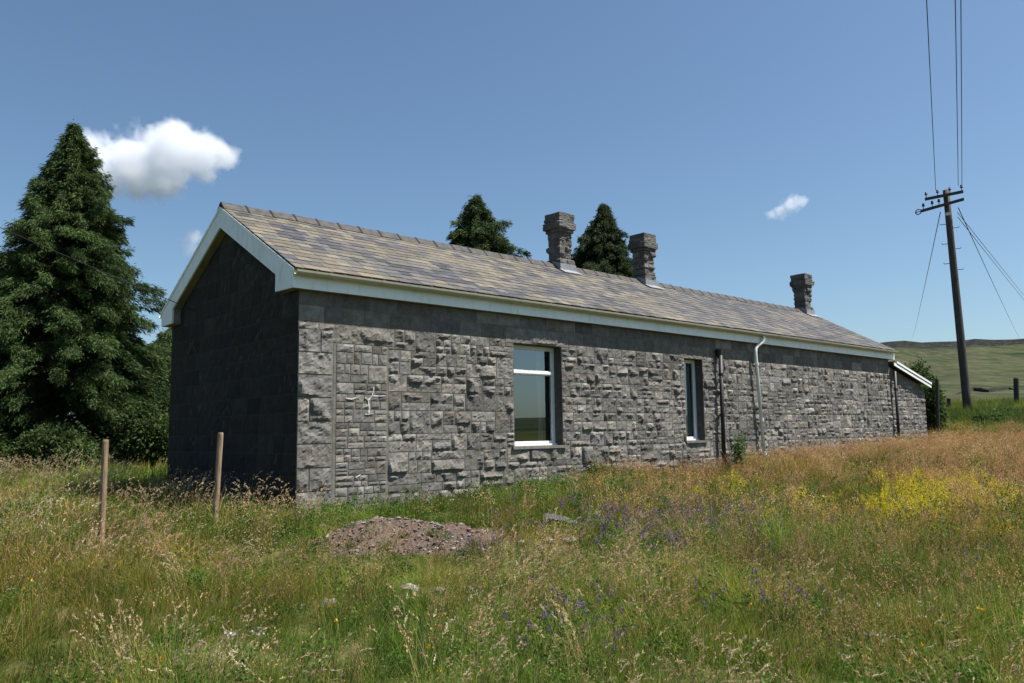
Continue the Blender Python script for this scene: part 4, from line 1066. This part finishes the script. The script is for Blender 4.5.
plant('bedstraw_flowers', 'yellow bedstraw patch flowering at the right of the meadow', 9000, 8, 21, FY, spots(((5.9, -5.8, .8, .2), (7.0, -5.8, .9, .32), (8.0, -6.4, 1.0, .42), (8.9, -5.9, 1.0, .36), (9.6, -6.8, 1.0, .36), (5.6, -3.4, 1.5, .03), (3.8, -1.8, 1.2, .03))), lambda x, *a: np.full(len(x), .85), one, .12)
plant('buttercup_flowers', 'yellow buttercups dotted through the near grass', 700, 4.2, 14, FB, lambda x, y, D, low, st, ri, n1, n2, ne: .06+.08*(n2 > .55), lambda x, *a: np.full(len(x), .9), one, .2)
plant('white_flowers', 'small white flower heads dotted through the meadow', 500, 4.5, 16, FW, lambda x, y, D, low, st, ri, n1, n2, ne: .02+.05*(n1 > .6), lambda x, *a: np.full(len(x), .9), one, .2)
plant('rush_grass', 'dark green rushes and rank grass on the bank by the utility pole', 5200, 25, 44, RU, lambda x, y, D, *a: sstep(25.5, 27.5, x)*(.35+.5*(vnoise(x*.5, y*.5, 61) > .45)), lambda x, *a: np.full(len(x), .95), lambda x, y, *a: tcol((.9, .95, .8), (2.2, 2.0, 1.4), fbm(x*.6, y*.6, 71, 2)*1.8-.5), .12, (8, 26))

# ------------------------------------------------------------------ clouds
def cloud(px_dir, D, scale, blobs, dens, label, ncut=.0, nsc=.045, amp=1.9):
    d = Vector(px_dir).normalized(); c = CAM+d*D
    X = d.cross(Vector((0, 0, 1))).normalized(); Zc = Vector((0, 0, 1)); Y = Zc.cross(X)
    mb_ = MB(); xs_ = [b[0]-b[2] for b in blobs]+[b[0]+b[2] for b in blobs]; zs_ = [b[1]-b[2] for b in blobs]+[b[1]+b[2] for b in blobs]
    x0, x1, z0, z1 = min(xs_), max(xs_), min(zs_), max(zs_); rr = max(b[2] for b in blobs)
    n, m = 24, 12; vs = []; fs = []
    for i in range(m+1):
        ph = -math.pi/2+math.pi*i/m
        for j in range(n):
            a = 2*math.pi*j/n; e = 1.32
            vs.append(((x0+x1)/2+(x1-x0)/2*e*math.cos(ph)*math.cos(a), rr*1.25*math.cos(ph)*math.sin(a), (z0+z1)/2+(z1-z0)/2*e*math.sin(ph)))
    for i in range(m):
        for j in range(n): fs.append((i*n+j, i*n+(j+1) % n, (i+1)*n+(j+1) % n, (i+1)*n+j))
    mb_.add([Vector(v)*scale for v in vs], fs)
    mt = bpy.data.materials.new('cloud vapour'); mt.use_nodes = True; nt = mt.node_tree
    nt.nodes.remove(nt.nodes['Principled BSDF']); out = nt.nodes['Material Output']
    pv = N(nt, 'ShaderNodeVolumePrincipled'); pv.inputs['Color'].default_value = (.93, .945, .97, 1); pv.inputs['Anisotropy'].default_value = .25
    p0 = pos(nt); sc0 = N(nt, 'ShaderNodeVectorMath', operation='SCALE'); sc0.inputs['Scale'].default_value = 1/scale; nt.links.new(p0, sc0.inputs[0]); p = sc0.outputs[0]
    prev = None
    for bx, bz, br in blobs:
        dn = N(nt, 'ShaderNodeVectorMath', operation='DISTANCE'); dn.inputs[1].default_value = (bx, 0, bz); nt.links.new(p, dn.inputs[0])
        mr = N(nt, 'ShaderNodeMapRange', clamp=False); mr.inputs[1].default_value = 0; mr.inputs[2].default_value = br; mr.inputs[3].default_value = 1; mr.inputs[4].default_value = 0
        nt.links.new(dn.outputs['Value'], mr.inputs[0])
        if prev is None: prev = mr.outputs[0]
        else:
            mm = N(nt, 'ShaderNodeMath', operation='SMOOTH_MAX', i_2=.15); nt.links.new(prev, mm.inputs[0]); nt.links.new(mr.outputs[0], mm.inputs[1]); prev = mm.outputs[0]
    nz = noise(nt, nsc, 7, .62, p)
    ma = N(nt, 'ShaderNodeMath', operation='MULTIPLY_ADD', i_1=amp); nt.links.new(nz, ma.inputs[0]); nt.links.new(prev, ma.inputs[2])
    mr = N(nt, 'ShaderNodeMapRange'); mr.inputs[1].default_value = amp*.5+.17+ncut; mr.inputs[2].default_value = amp*.5+.50+ncut; mr.inputs[3].default_value = 0; mr.inputs[4].default_value = dens
    nt.links.new(ma.outputs[0], mr.inputs[0]); nt.links.new(mr.outputs[0], pv.inputs['Density']); nt.links.new(pv.outputs[0], out.inputs['Volume'])
    o = mb_.build('cloud', mt, None, True); o.matrix_world = Matrix.Translation(c) @ Matrix((X, Y, Zc)).transposed().to_4x4()
    return tag(o, label, 'cloud', 'small white clouds in the blue sky')
cloud((.290, .903, .315), 900, 1.12, ((-50, -17, 30), (-20, -12, 36), (8, 0, 38), (14, 12, 28), (6, -20, 28), (36, 2, 28), (54, 3, 17), (-38, -28, 20)), .07, 'large puffy white cloud above the left of the roof')
cloud((.8512, .4584, .2558), 900, 1.15, ((-14, -5, 8), (-4, -1, 10), (5, 3, 12), (12, 6, 9)), .05, 'small bright wisp of cloud left of the utility pole', .12, .10, 2.6)
cloud((.3346, .9152, .2246), 900, 1.2, ((0, 2, 13), (-2, -6, 10)), .03, 'faint little cloud low beside the gable apex', .1, .08, 2.2)
